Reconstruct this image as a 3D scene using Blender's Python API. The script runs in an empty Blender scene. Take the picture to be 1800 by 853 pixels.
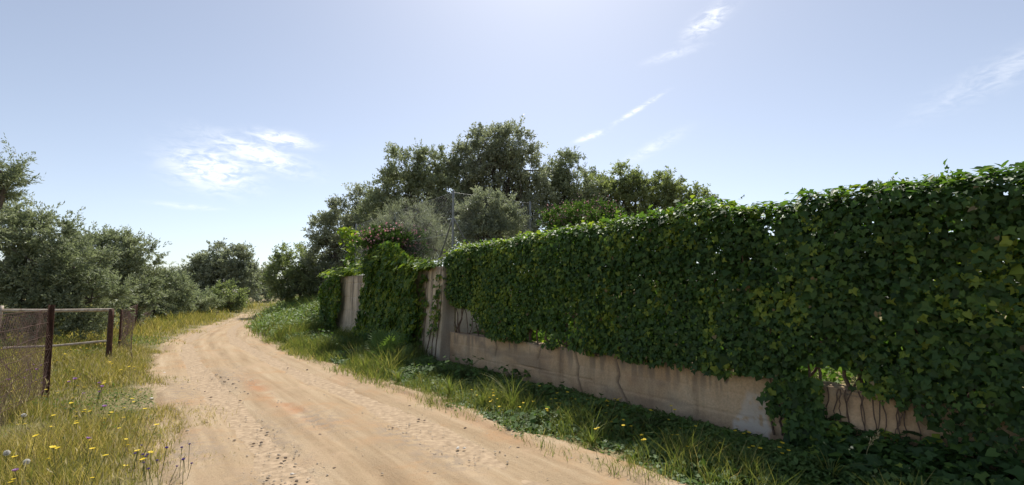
import bpy, math
import numpy as np
from mathutils import Vector

# ------------------------------------------------------------------ camera, world, sun, exposure
SC = bpy.context.scene
COL = SC.collection
RAD = math.radians
FPX, CX, CY = 825.0, 900.0, 426.5            # lens of the photograph in its own pixels (survey only)
PITCH = RAD(5.85)
EYE = np.array([0.0, 0.0, 1.6])
SUN_EL, SUN_AZ = RAD(53.0), RAD(5.0)         # azimuth measured from +Y towards +X

cam = bpy.data.cameras.new('camera')
cam.sensor_width = 36.0
cam.lens = FPX / 1800.0 * 36.0
cam.clip_start, cam.clip_end = 0.05, 6000.0
camo = bpy.data.objects.new('camera', cam)
COL.objects.link(camo)
camo.location = EYE
camo.rotation_euler = (RAD(90) + PITCH, 0, 0)
SC.camera = camo

SC.view_settings.view_transform = 'Standard'
SC.view_settings.look = 'None'
SC.view_settings.exposure = 0.95
SC.view_settings.gamma = 1.0
SC.render.engine = 'CYCLES'
SC.cycles.max_bounces = 8
SC.cycles.transparent_max_bounces = 8

sun = bpy.data.lights.new('sun', 'SUN')
sun.energy = 3.3
sun.angle = RAD(0.55)
sun.color = (1.0, 0.95, 0.87)
suno = bpy.data.objects.new('sun', sun)
COL.objects.link(suno)
suno.rotation_euler = (-(RAD(90) - SUN_EL), 0, -SUN_AZ)
suno.location = (0, 0, 60)


def pix_dir(px, py):
    """direction from the camera station through a point of the photograph"""
    x, y = (px - CX) / FPX, -(py - CY) / FPX
    cp, sp = math.cos(PITCH), math.sin(PITCH)
    return np.array([x, cp - y * sp, sp + y * cp])


world = bpy.data.worlds.new('World')
SC.world = world
world.use_nodes = True
wn, wl = world.node_tree.nodes, world.node_tree.links
wn.clear()


def wnode(kind, **kw):
    n = wn.new(kind)
    for k, v in kw.items():
        setattr(n, k, v)
    return n


def wmath(op, a, b=None, clamp=False):
    n = wnode('ShaderNodeMath', operation=op, use_clamp=clamp)
    for i, v in enumerate((a, b)):
        if v is None:
            continue
        if isinstance(v, (int, float)):
            n.inputs[i].default_value = v
        else:
            wl.new(v, n.inputs[i])
    return n.outputs[0]


sky = wnode('ShaderNodeTexSky', sky_type='NISHITA')
sky.sun_disc = False
sky.sun_elevation = SUN_EL
sky.sun_rotation = SUN_AZ
sky.altitude = 50.0
sky.air_density = 0.85
sky.dust_density = 0.7
sky.ozone_density = 2.0
geo = wnode('ShaderNodeTexCoord')
# thin cirrus: wisps of stretched noise round a few directions of the sky, some of them out of view
wisps = [(pix_dir(375, 298), 0.062, 0.034, -8, 1.0), (pix_dir(495, 245), 0.050, 0.013, -2, 0.95), (pix_dir(455, 272), 0.080, 0.022, -12, 0.85),
         (pix_dir(1246, 36), 0.040, 0.016, 28, 0.85), (pix_dir(1120, 193), 0.050, 0.0045, 27, 0.7), (pix_dir(1038, 240), 0.028, 0.0055, 16, 0.9),
         (pix_dir(1150, 258), 0.060, 0.012, 24, 0.28), (pix_dir(1755, 130), 0.090, 0.022, 20, 0.22), (pix_dir(330, 363), 0.050, 0.005, 0, 0.3),
         (pix_dir(1185, 95), 0.050, 0.008, 8, 0.3),
         (np.array([-1.0, -0.6, 0.5]), 0.16, 0.05, 10, 0.9), (np.array([0.9, -0.8, 0.45]), 0.14, 0.04, 20, 0.9),
         (np.array([-0.2, -1.0, 0.6]), 0.18, 0.05, -10, 0.8), (np.array([1.0, 0.2, 0.5]), 0.10, 0.03, 25, 0.8)]
noi_map = wnode('ShaderNodeMapping')
noi_map.inputs['Rotation'].default_value = (0, RAD(18), 0)
noi_map.inputs['Scale'].default_value = (34.0, 34.0, 95.0)
wl.new(geo.outputs['Generated'], noi_map.inputs['Vector'])
noi = wnode('ShaderNodeTexNoise')
noi.inputs['Scale'].default_value = 1.0
noi.inputs['Detail'].default_value = 7.0
noi.inputs['Roughness'].default_value = 0.62
noi.inputs['Distortion'].default_value = 0.6
wl.new(noi_map.outputs[0], noi.inputs['Vector'])
total = None
for d, a, b, ang, amt in wisps:
    d = Vector(d).normalized()
    right = d.cross(Vector((0, 0, 1))).normalized()
    up = right.cross(d).normalized()
    c, s = math.cos(RAD(ang)), math.sin(RAD(ang))
    e1, e2 = right * c + up * s, up * c - right * s

    def dotv(v):
        n = wnode('ShaderNodeVectorMath', operation='DOT_PRODUCT')
        wl.new(geo.outputs['Generated'], n.inputs[0])
        n.inputs[1].default_value = v
        return n.outputs['Value']
    u = wmath('POWER', wmath('ABSOLUTE', wmath('DIVIDE', dotv(e1), a)), 2.0)
    v = wmath('POWER', wmath('ABSOLUTE', wmath('DIVIDE', dotv(e2), b)), 2.0)
    g = wmath('EXPONENT', wmath('MULTIPLY', wmath('ADD', u, v), -1.3))
    front = wmath('GREATER_THAN', dotv(d), 0.0)
    g = wmath('MULTIPLY', wmath('MULTIPLY', g, front), amt)
    total = g if total is None else wmath('MAXIMUM', total, g)
nm = wnode('ShaderNodeMapRange')
nm.inputs['From Min'].default_value = 0.38
nm.inputs['From Max'].default_value = 0.62
wl.new(noi.outputs['Fac'], nm.inputs['Value'])
cl = wmath('MULTIPLY', wmath('MULTIPLY', total, nm.outputs[0]), 1.25, clamp=True)
mixw = wnode('ShaderNodeMix', data_type='RGBA')
wl.new(cl, mixw.inputs['Factor'])
hsv = wnode('ShaderNodeHueSaturation')          # pale, hazy spring sky
hsv.inputs['Saturation'].default_value = 0.66
wl.new(sky.outputs[0], hsv.inputs['Color'])
wl.new(hsv.outputs[0], mixw.inputs['A'])
mixw.inputs['B'].default_value = (8.6, 8.7, 8.9, 1)
bg = wnode('ShaderNodeBackground')
bg.inputs['Strength'].default_value = 0.078
wl.new(mixw.outputs['Result'], bg.inputs['Color'])
wout = wnode('ShaderNodeOutputWorld')
wl.new(bg.outputs[0], wout.inputs['Surface'])

# ------------------------------------------------------------------ survey helpers
ALONG = np.array([-0.596, 0.803, 0.0])       # the garden wall runs this way
ACROSS = np.array([0.803, 0.596, 0.0])       # from the road towards the garden


def W(t, p, z=0.0):
    t, p, z = np.broadcast_arrays(np.asarray(t, float), np.asarray(p, float), np.asarray(z, float))
    return t[..., None] * ALONG + p[..., None] * ACROSS + z[..., None] * np.array([0, 0, 1.0])


def tp(x, y):
    return x * ALONG[0] + y * ALONG[1], x * ACROSS[0] + y * ACROSS[1]


def on_wall(px, py, p):
    d = pix_dir(px, py)
    s = p / float(d @ ACROSS)
    q = EYE + d * s
    return float(q @ ALONG), float(q[2])


def on_ground(px, py, z=0.0):
    d = pix_dir(px, py)
    return EYE + d * ((z - EYE[2]) / d[2])


def at_depth(px, py, Y):
    d = pix_dir(px, py)
    return EYE + d * (Y / d[1])


def rng_of(seed):
    return np.random.default_rng(seed)


def _hash(i, j, k, seed):
    n = (i * 374761393 + j * 668265263 + k * 2147483647 + seed * 974634777) & 0xFFFFFFFF
    n = ((n ^ (n >> 13)) * 1274126177) & 0xFFFFFFFF
    return ((n ^ (n >> 16)) & 0xFFFF) / 65535.0


def vnoise(x, y, z=0.0, seed=0):
    """smooth value noise in 0..1"""
    x, y, z = np.broadcast_arrays(np.asarray(x, float), np.asarray(y, float), np.asarray(z, float))
    xi, yi, zi = np.floor(x).astype(np.int64), np.floor(y).astype(np.int64), np.floor(z).astype(np.int64)
    fx, fy, fz = x - xi, y - yi, z - zi
    fx, fy, fz = [f * f * (3 - 2 * f) for f in (fx, fy, fz)]
    r = 0
    for a in (0, 1):
        for b in (0, 1):
            for c in (0, 1):
                r = r + _hash(xi + a, yi + b, zi + c, seed) * (fx if a else 1 - fx) * (fy if b else 1 - fy) * (fz if c else 1 - fz)
    return r


def fbm(x, y, z=0.0, seed=0, o=4):
    r, a, s = 0, 0.5, 0
    for k in range(o):
        r = r + a * vnoise(np.asarray(x) * 2 ** k, np.asarray(y) * 2 ** k, np.asarray(z) * 2 ** k, seed + k)
        s += a
        a *= 0.5
    return r / s


def smooth(a, b, x):
    t = np.clip((np.asarray(x, float) - a) / (b - a), 0, 1)
    return t * t * (3 - 2 * t)


def inside(poly, x, y):
    x, y = np.asarray(x, float), np.asarray(y, float)
    r = np.zeros(np.broadcast(x, y).shape, bool)
    n = len(poly)
    for i in range(n):
        (x0, y0), (x1, y1) = poly[i], poly[(i + 1) % n]
        if y0 == y1:
            continue
        c = ((y0 > y) != (y1 > y)) & (x < (x1 - x0) * (y - y0) / (y1 - y0) + x0)
        r ^= c
    return r


# ------------------------------------------------------------------ materials
MATS = {}


def material(name):
    m = bpy.data.materials.new(name)
    m.use_nodes = True
    nt = m.node_tree
    nt.nodes.clear()
    MATS[name] = m
    return m, nt.nodes, nt.links


def ramp(nodes, stops):
    r = nodes.new('ShaderNodeValToRGB')
    e = r.color_ramp.elements
    while len(e) < len(stops):
        e.new(0.5)
    for el, (p, c) in zip(e, stops):
        el.position = p
        el.color = (*c, 1)
    return r


def leaf_mat(name, stops, trans=0.3, rough=0.5, spec=0.3, tboost=(1.5, 1.6, 0.7)):
    m, n, l = material(name)
    at = n.new('ShaderNodeAttribute')
    at.attribute_name = 'tint'
    r = ramp(n, stops)
    l.new(at.outputs['Fac'], r.inputs[0])
    p = n.new('ShaderNodeBsdfPrincipled')
    p.inputs['Roughness'].default_value = rough
    p.inputs['Specular IOR Level'].default_value = spec
    l.new(r.outputs[0], p.inputs['Base Color'])
    t = n.new('ShaderNodeBsdfTranslucent')
    mu = n.new('ShaderNodeMix')
    mu.data_type = 'RGBA'
    mu.blend_type = 'MULTIPLY'
    mu.inputs['Factor'].default_value = 1
    l.new(r.outputs[0], mu.inputs['A'])
    mu.inputs['B'].default_value = (*tboost, 1)
    l.new(mu.outputs['Result'], t.inputs['Color'])
    mx = n.new('ShaderNodeMixShader')
    mx.inputs[0].default_value = trans
    l.new(p.outputs[0], mx.inputs[1])
    l.new(t.outputs[0], mx.inputs[2])
    o = n.new('ShaderNodeOutputMaterial')
    l.new(mx.outputs[0], o.inputs[0])
    return m


def noisy_mat(name, stops, scale=6.0, detail=8.0, rough=0.8, bump=0.3, bscale=40.0, metallic=0.0, spec=0.3, stretch=(1, 1, 1)):
    m, n, l = material(name)
    tc = n.new('ShaderNodeTexCoord')
    mp = n.new('ShaderNodeMapping')
    mp.inputs['Scale'].default_value = stretch
    l.new(tc.outputs['Object'], mp.inputs[0])
    a = n.new('ShaderNodeTexNoise')
    a.inputs['Scale'].default_value = scale
    a.inputs['Detail'].default_value = detail
    a.inputs['Roughness'].default_value = 0.65
    l.new(mp.outputs[0], a.inputs['Vector'])
    r = ramp(n, stops)
    l.new(a.outputs['Fac'], r.inputs[0])
    p = n.new('ShaderNodeBsdfPrincipled')
    p.inputs['Roughness'].default_value = rough
    p.inputs['Metallic'].default_value = metallic
    p.inputs['Specular IOR Level'].default_value = spec
    l.new(r.outputs[0], p.inputs['Base Color'])
    b = n.new('ShaderNodeTexNoise')
    b.inputs['Scale'].default_value = bscale
    b.inputs['Detail'].default_value = 5
    l.new(mp.outputs[0], b.inputs['Vector'])
    bp = n.new('ShaderNodeBump')
    bp.inputs['Strength'].default_value = bump
    bp.inputs['Distance'].default_value = 0.02
    l.new(b.outputs['Fac'], bp.inputs['Height'])
    l.new(bp.outputs[0], p.inputs['Normal'])
    o = n.new('ShaderNodeOutputMaterial')
    l.new(p.outputs[0], o.inputs[0])
    return m


M_IVY = leaf_mat('ivy_leaf', [(0.0, (0.035, 0.070, 0.024)), (0.4, (0.060, 0.120, 0.032)), (0.7, (0.105, 0.18, 0.036)), (1.0, (0.24, 0.30, 0.045))], 0.40, 0.50, 0.28)
M_OLIVE = leaf_mat('olive_leaf', [(0, (0.165, 0.195, 0.115)), (0.5, (0.265, 0.295, 0.18)), (1, (0.44, 0.465, 0.32))], 0.36, 0.55, 0.3, (1.05, 1.12, 0.8))
M_OAK = leaf_mat('evergreen_oak_leaf', [(0, (0.18, 0.20, 0.145)), (0.5, (0.295, 0.315, 0.225)), (1, (0.46, 0.475, 0.35))], 0.38, 0.5, 0.35, (1.05, 1.12, 0.8))
M_LIGHT = leaf_mat('pale_shrub_leaf', [(0, (0.155, 0.185, 0.105)), (0.5, (0.25, 0.285, 0.16)), (1, (0.39, 0.42, 0.25))], 0.38, 0.5, 0.3)
M_GREEN = leaf_mat('fresh_leaf', [(0, (0.045, 0.085, 0.025)), (0.5, (0.085, 0.15, 0.04)), (1, (0.16, 0.24, 0.06))], 0.35, 0.65, 0.15)
M_DRYTWIG = leaf_mat('dry_twig', [(0, (0.09, 0.07, 0.035)), (1, (0.22, 0.17, 0.085))], 0.1, 0.8, 0.2)
M_GRASS_L = leaf_mat('meadow_grass', [(0, (0.14, 0.165, 0.045)), (0.4, (0.25, 0.235, 0.075)), (0.75, (0.38, 0.305, 0.12)), (1, (0.56, 0.46, 0.25))], 0.45, 0.6, 0.2, (1.3, 1.3, 0.7))
M_GRASS_R = leaf_mat('verge_grass', [(0, (0.085, 0.13, 0.035)), (0.5, (0.16, 0.20, 0.055)), (0.85, (0.28, 0.27, 0.09)), (1, (0.48, 0.40, 0.2))], 0.45, 0.55, 0.25, (1.3, 1.3, 0.7))
M_CLOVER = leaf_mat('clover_leaf', [(0, (0.065, 0.115, 0.032)), (0.6, (0.11, 0.18, 0.05)), (1, (0.18, 0.25, 0.07))], 0.3, 0.55, 0.25)
M_YELLOW = leaf_mat('yellow_petal', [(0, (0.75, 0.52, 0.03)), (1, (0.85, 0.70, 0.06))], 0.3, 0.6, 0.2, (1.1, 1.1, 0.8))
M_PURPLE = leaf_mat('mauve_petal', [(0, (0.30, 0.16, 0.38)), (1, (0.60, 0.38, 0.62))], 0.3, 0.6, 0.2, (1.1, 1.0, 1.1))
M_VIOLET = leaf_mat('violet_petal', [(0, (0.09, 0.06, 0.26)), (1, (0.22, 0.15, 0.42))], 0.3, 0.6, 0.2, (1.1, 1.0, 1.1))
M_PINK = leaf_mat('pink_petal', [(0, (0.48, 0.22, 0.25)), (1, (0.68, 0.42, 0.43))], 0.3, 0.6, 0.2, (1.1, 1.0, 1.0))
M_FLUFF = leaf_mat('seed_fluff', [(0, (0.72, 0.70, 0.64)), (1, (0.82, 0.80, 0.75))], 0.3, 0.8, 0.1, (1, 1, 1))
M_STEM = leaf_mat('flower_stem', [(0, (0.09, 0.12, 0.04)), (1, (0.14, 0.17, 0.06))], 0.2, 0.6, 0.2)
M_STRAW = leaf_mat('straw', [(0, (0.33, 0.28, 0.14)), (1, (0.55, 0.47, 0.28))], 0.3, 0.6, 0.2, (1.1, 1.1, 0.8))
M_BARK = noisy_mat('bark', [(0.3, (0.055, 0.045, 0.036)), (0.7, (0.16, 0.135, 0.11))], 9, 8, 0.9, 0.6, 30, stretch=(1, 1, 0.3))
M_VINE = noisy_mat('vine_bark', [(0.3, (0.085, 0.055, 0.04)), (0.7, (0.20, 0.14, 0.10))], 20, 6, 0.9, 0.5, 60)
M_RUST = noisy_mat('rusty_steel', [(0.3, (0.035, 0.022, 0.018)), (0.55, (0.10, 0.048, 0.03)), (0.8, (0.19, 0.105, 0.07))], 18, 8, 0.75, 0.4, 80, 0.2)
M_RAIL = noisy_mat('weathered_rail', [(0.3, (0.28, 0.20, 0.14)), (0.55, (0.48, 0.40, 0.32)), (0.8, (0.60, 0.54, 0.46))], 14, 6, 0.6, 0.2, 80, 0.1)
M_RUSTWIRE = noisy_mat('rusty_wire', [(0.3, (0.07, 0.042, 0.034)), (0.7, (0.17, 0.105, 0.085))], 10, 4, 0.8, 0.0, 50, 0.1)
M_ZINC = noisy_mat('galvanised_steel', [(0.3, (0.17, 0.175, 0.17)), (0.7, (0.28, 0.285, 0.28))], 12, 5, 0.5, 0.1, 60, 0.5)
M_ZINCWIRE = noisy_mat('galvanised_wire', [(0.3, (0.30, 0.31, 0.31)), (0.7, (0.45, 0.46, 0.46))], 12, 3, 0.5, 0.0, 60, 0.3)
M_STONE = noisy_mat('grey_stone', [(0.3, (0.26, 0.20, 0.14)), (0.7, (0.42, 0.34, 0.25))], 30, 5, 0.85, 0.3, 90)
M_STONE_D = noisy_mat('brown_stone', [(0.3, (0.16, 0.115, 0.08)), (0.7, (0.28, 0.21, 0.15))], 30, 5, 0.85, 0.3, 90)
M_STONE_W = noisy_mat('white_stone', [(0.3, (0.58, 0.53, 0.45)), (0.7, (0.74, 0.70, 0.63))], 30, 5, 0.8, 0.2, 90)


def ground_material():
    m, n, l = material('meadow_soil')
    tc = n.new('ShaderNodeTexCoord')
    a = n.new('ShaderNodeTexNoise')
    a.inputs['Scale'].default_value = 0.9
    a.inputs['Detail'].default_value = 10
    a.inputs['Roughness'].default_value = 0.7
    l.new(tc.outputs['Object'], a.inputs['Vector'])
    r1 = ramp(n, [(0.3, (0.09, 0.10, 0.035)), (0.5, (0.17, 0.15, 0.065)), (0.68, (0.28, 0.215, 0.125))])
    l.new(a.outputs['Fac'], r1.inputs[0])
    b = n.new('ShaderNodeTexNoise')
    b.inputs['Scale'].default_value = 14
    b.inputs['Detail'].default_value = 8
    l.new(tc.outputs['Object'], b.inputs['Vector'])
    r2 = ramp(n, [(0.3, (0.27, 0.20, 0.13)), (0.7, (0.44, 0.33, 0.22))])
    l.new(b.outputs['Fac'], r2.inputs[0])
    at = n.new('ShaderNodeAttribute')
    at.attribute_name = 'bare'
    mx = n.new('ShaderNodeMix')
    mx.data_type = 'RGBA'
    l.new(at.outputs['Fac'], mx.inputs['Factor'])
    l.new(r1.outputs[0], mx.inputs['A'])
    l.new(r2.outputs[0], mx.inputs['B'])
    p = n.new('ShaderNodeBsdfPrincipled')
    p.inputs['Roughness'].default_value = 0.95
    p.inputs['Specular IOR Level'].default_value = 0.1
    l.new(mx.outputs['Result'], p.inputs['Base Color'])
    bp = n.new('ShaderNodeBump')
    bp.inputs['Strength'].default_value = 0.6
    bp.inputs['Distance'].default_value = 0.03
    l.new(b.outputs['Fac'], bp.inputs['Height'])
    l.new(bp.outputs[0], p.inputs['Normal'])
    o = n.new('ShaderNodeOutputMaterial')
    l.new(p.outputs[0], o.inputs[0])
    return m


def road_material():
    m, n, l = material('dirt_road')
    uv = n.new('ShaderNodeUVMap')
    uv.uv_map = 'lane'
    tc = n.new('ShaderNodeTexCoord')

    def tex(src, scale, detail, sc=(1, 1, 1), rough=0.6):
        mp = n.new('ShaderNodeMapping')
        mp.inputs['Scale'].default_value = sc
        l.new(src, mp.inputs[0])
        t = n.new('ShaderNodeTexNoise')
        t.inputs['Scale'].default_value = scale
        t.inputs['Detail'].default_value = detail
        t.inputs['Roughness'].default_value = rough
        l.new(mp.outputs[0], t.inputs['Vector'])
        return t.outputs['Fac']

    def mix(fac, A, B, blend='MIX'):
        x = n.new('ShaderNodeMix')
        x.data_type = 'RGBA'
        x.blend_type = blend
        if isinstance(fac, (int, float)):
            x.inputs['Factor'].default_value = fac
        else:
            l.new(fac, x.inputs['Factor'])
        for k, v in (('A', A), ('B', B)):
            if isinstance(v, tuple):
                x.inputs[k].default_value = (*v, 1)
            else:
                l.new(v, x.inputs[k])
        return x.outputs['Result']

    def rng(v, a, b):
        x = n.new('ShaderNodeMapRange')
        x.interpolation_type = 'SMOOTHSTEP'
        x.inputs['From Min'].default_value = a
        x.inputs['From Max'].default_value = b
        l.new(v, x.inputs['Value'])
        return x.outputs[0]

    streak = tex(uv.outputs[0], 1.0, 6, (0.35, 5.0, 1), 0.6)      # tyre-drawn streaks along the lane
    blot = tex(tc.outputs['Object'], 0.8, 9, rough=0.68)
    fine = tex(tc.outputs['Object'], 55, 6, rough=0.7)
    mid = tex(tc.outputs['Object'], 9, 8, rough=0.7)
    base = ramp(n, [(0.30, (0.275, 0.195, 0.118)), (0.5, (0.37, 0.275, 0.172)), (0.70, (0.455, 0.352, 0.235))])
    l.new(streak, base.inputs[0])
    c = base.outputs[0]
    c = mix(rng(blot, 0.50, 0.66), c, (0.40, 0.29, 0.185))
    c = mix(rng(blot, 0.50, 0.32), c, (0.385, 0.250, 0.140))
    at = n.new('ShaderNodeAttribute')
    at.attribute_name = 'red_soil'
    c = mix(at.outputs['Fac'], c, (0.36, 0.175, 0.085))
    at2 = n.new('ShaderNodeAttribute')
    at2.attribute_name = 'grit'
    g = n.new('ShaderNodeMath')
    g.operation = 'MULTIPLY'
    l.new(at2.outputs['Fac'], g.inputs[0])
    l.new(rng(mid, 0.42, 0.60), g.inputs[1])
    c = mix(g.outputs[0], c, (0.285, 0.225, 0.165))
    sp = ramp(n, [(0.30, (0.62, 0.60, 0.58)), (0.46, (1, 1, 1)), (0.60, (1.0, 1.0, 1.0)), (0.74, (1.22, 1.22, 1.22))])
    l.new(fine, sp.inputs[0])
    c = mix(0.8, c, sp.outputs[0], 'MULTIPLY')
    p = n.new('ShaderNodeBsdfPrincipled')
    p.inputs['Roughness'].default_value = 0.95
    p.inputs['Specular IOR Level'].default_value = 0.08
    l.new(c, p.inputs['Base Color'])
    hsum = n.new('ShaderNodeMath')
    hsum.operation = 'ADD'
    l.new(fine, hsum.inputs[0])
    l.new(mid, hsum.inputs[1])
    bp = n.new('ShaderNodeBump')
    bp.inputs['Strength'].default_value = 0.55
    bp.inputs['Distance'].default_value = 0.025
    l.new(hsum.outputs[0], bp.inputs['Height'])
    l.new(bp.outputs[0], p.inputs['Normal'])
    o = n.new('ShaderNodeOutputMaterial')
    l.new(p.outputs[0], o.inputs[0])
    return m


def concrete_material(name, stops):
    m, n, l = material(name)
    tc = n.new('ShaderNodeTexCoord')

    def tex(scale, detail, sc=(1, 1, 1), rough=0.65):
        mp = n.new('ShaderNodeMapping')
        mp.inputs['Scale'].default_value = sc
        l.new(tc.outputs['Object'], mp.inputs[0])
        t = n.new('ShaderNodeTexNoise')
        t.inputs['Scale'].default_value = scale
        t.inputs['Detail'].default_value = detail
        t.inputs['Roughness'].default_value = rough
        l.new(mp.outputs[0], t.inputs['Vector'])
        return t.outputs['Fac']

    def mix(fac, A, B, blend='MIX'):
        x = n.new('ShaderNodeMix')
        x.data_type = 'RGBA'
        x.blend_type = blend
        if isinstance(fac, (int, float)):
            x.inputs['Factor'].default_value = fac
        else:
            l.new(fac, x.inputs['Factor'])
        for k, v in (('A', A), ('B', B)):
            if isinstance(v, tuple):
                x.inputs[k].default_value = (*v, 1)
            else:
                l.new(v, x.inputs[k])
        return x.outputs['Result']

    big = tex(1.3, 9)
    drip = tex(3.0, 7, (1, 1, 0.16))
    fine = tex(45, 6)
    r = ramp(n, stops)
    l.new(big, r.inputs[0])
    dr = ramp(n, [(0.30, (0.48, 0.46, 0.44)), (0.50, (1, 1, 1))])
    l.new(drip, dr.inputs[0])
    c = mix(0.75, r.outputs[0], dr.outputs[0], 'MULTIPLY')
    fr = ramp(n, [(0.3, (0.78, 0.77, 0.76)), (0.6, (1.08, 1.08, 1.08))])
    l.new(fine, fr.inputs[0])
    c = mix(0.8, c, fr.outputs[0], 'MULTIPLY')
    at = n.new('ShaderNodeAttribute')
    at.attribute_name = 'stain'
    c = mix(at.outputs['Fac'], c, (0.16, 0.135, 0.115))
    at2 = n.new('ShaderNodeAttribute')
    at2.attribute_name = 'limewash'
    c = mix(at2.outputs['Fac'], c, (0.66, 0.60, 0.52))
    p = n.new('ShaderNodeBsdfPrincipled')
    p.inputs['Roughness'].default_value = 0.9
    p.inputs['Specular IOR Level'].default_value = 0.15
    l.new(c, p.inputs['Base Color'])
    bp = n.new('ShaderNodeBump')
    bp.inputs['Strength'].default_value = 0.45
    bp.inputs['Distance'].default_value = 0.015
    l.new(fine, bp.inputs['Height'])
    l.new(bp.outputs[0], p.inputs['Normal'])
    o = n.new('ShaderNodeOutputMaterial')
    l.new(p.outputs[0], o.inputs[0])
    return m


M_GROUND = ground_material()
M_ROAD = road_material()
M_CONC = concrete_material('board_marked_concrete', [(0.3, (0.47, 0.295, 0.165)), (0.52, (0.62, 0.435, 0.265)), (0.7, (0.69, 0.525, 0.345))])
M_PALECONC = concrete_material('pale_weathered_concrete', [(0.3, (0.46, 0.37, 0.26)), (0.52, (0.60, 0.50, 0.37)), (0.7, (0.68, 0.59, 0.46))])


# ------------------------------------------------------------------ object helpers
def link(name, me, mat, parent=None, loc=None):
    o = bpy.data.objects.new(name, me)
    COL.objects.link(o)
    if mat is not None and me is not None and not me.materials:
        for mm in (mat if isinstance(mat, (list, tuple)) else [mat]):
            me.materials.append(mm)
    if parent is not None:
        o.parent = parent
    if loc is not None:
        o.location = loc
    return o


def tag(o, label=None, cat=None, group=None, kind=None):
    for k, v in (('label', label), ('category', cat), ('group', group), ('kind', kind)):
        if v:
            o[k] = v
    return o


def thing(name, loc, label, cat, group=None, kind=None):
    o = bpy.data.objects.new(name, None)
    o.empty_display_size = 0.1
    COL.objects.link(o)
    o.location = loc
    return tag(o, label, cat, group, kind)


def mesh_uniform(name, V, F, attrs=None, smooth_shade=False, base=None):
    """V (n,3), F (m,k): one mesh of k-sided faces, fast"""
    V = np.asarray(V, float)
    if base is not None:
        V = V - np.asarray(base, float)
    F = np.asarray(F, np.int32)
    me = bpy.data.meshes.new(name)
    m, k = F.shape
    me.vertices.add(len(V))
    me.vertices.foreach_set('co', V.astype(np.float32).ravel())
    me.loops.add(m * k)
    me.loops.foreach_set('vertex_index', F.ravel())
    me.polygons.add(m)
    me.polygons.foreach_set('loop_start', np.arange(0, m * k, k, dtype=np.int32))
    for an, av in (attrs or {}).items():
        a = me.attributes.new(an, 'FLOAT', 'POINT')
        a.data.foreach_set('value', np.asarray(av, np.float32))
    me.update(calc_edges=True)
    if smooth_shade:
        me.polygons.foreach_set('use_smooth', np.ones(m, bool))
    return me


def mesh_py(name, V, F, base=None, smooth_shade=False, tint=None):
    V = np.asarray(V, float)
    if base is not None:
        V = V - np.asarray(base, float)
    me = bpy.data.meshes.new(name)
    me.from_pydata([tuple(v) for v in V], [], F)
    me.update()
    if tint is not None:
        a = me.attributes.new('tint', 'FLOAT', 'POINT')
        a.data.foreach_set('value', np.broadcast_to(np.asarray(tint, np.float32), (len(V),)).copy())
    if smooth_shade:
        for p in me.polygons:
            p.use_smooth = True
    return me


class Tubes:
    """collects tapered tubes as quads"""
    def __init__(self):
        self.V, self.F, self.n = [], [], 0

    def add(self, pts, rad, sides=6):
        pts = np.asarray(pts, float)
        k = len(pts)
        rad = np.broadcast_to(np.asarray(rad, float), (k,))
        tan = np.gradient(pts, axis=0)
        tan /= np.linalg.norm(tan, axis=1)[:, None] + 1e-9
        ref = np.array([0.31, 0.17, 0.93]) if abs(tan[0, 2]) < 0.85 else np.array([0.93, 0.21, 0.11])
        a = np.cross(tan, ref)
        a /= np.linalg.norm(a, axis=1)[:, None] + 1e-9
        b = np.cross(tan, a)
        th = np.arange(sides) * 2 * math.pi / sides
        ring = pts[:, None, :] + rad[:, None, None] * (np.cos(th)[None, :, None] * a[:, None, :] + np.sin(th)[None, :, None] * b[:, None, :])
        self.V.append(ring.reshape(-1, 3))
        for i in range(k - 1):
            for j in range(sides):
                j2 = (j + 1) % sides
                o = self.n
                self.F.append((o + i * sides + j, o + i * sides + j2, o + (i + 1) * sides + j2, o + (i + 1) * sides + j))
        if sides == 4:
            self.F.append((self.n + 3, self.n + 2, self.n + 1, self.n))
            e = self.n + (k - 1) * 4
            self.F.append((e, e + 1, e + 2, e + 3))
        self.n += k * sides

    def build(self, name, base=None, smooth_shade=True):
        return mesh_uniform(name, np.concatenate(self.V), self.F, smooth_shade=smooth_shade, base=base)


# leaf templates: (verts, faces) in leaf space: y along the leaf, x across, z out of the blade
T_IVY = (np.array([(0, 0, 0), (-.30, -.16, .05), (-.54, .22, .02), (-.22, .40, .07), (0, .92, -.10), (.22, .40, .07), (.54, .22, .02), (.30, -.16, .05)]),
         np.array([(0, 4, 3, 2, 1), (0, 7, 6, 5, 4)]))
T_IVY2 = (np.array([(0, 0, 0), (-.26, -.20, .03), (-.42, .12, .06), (-.30, .42, .03), (0, .80, -.14), (.30, .42, .03), (.42, .12, .06), (.26, -.20, .03)]),
          np.array([(0, 4, 3, 2, 1), (0, 7, 6, 5, 4)]))
T_HEART = (np.array([(0, -.08, 0), (-.52, .18, .05), (0, .88, -.10), (.52, .18, .05)]), np.array([(0, 3, 2, 1)]))
T_OVAL = (np.array([(0, 0, 0), (-.5, .45, .06), (0, 1, -.06), (.5, .45, .06)]), np.array([(0, 3, 2, 1)]))
T_FOLD = (np.array([(0, 0, 0), (-.5, .4, .14), (0, 1, -.08), (.5, .4, .14), (0, .5, 0)]), np.array([(0, 4, 2, 1), (0, 3, 2, 4)]))


def unit(v):
    return v / (np.linalg.norm(v, axis=-1, keepdims=True) + 1e-9)


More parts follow.
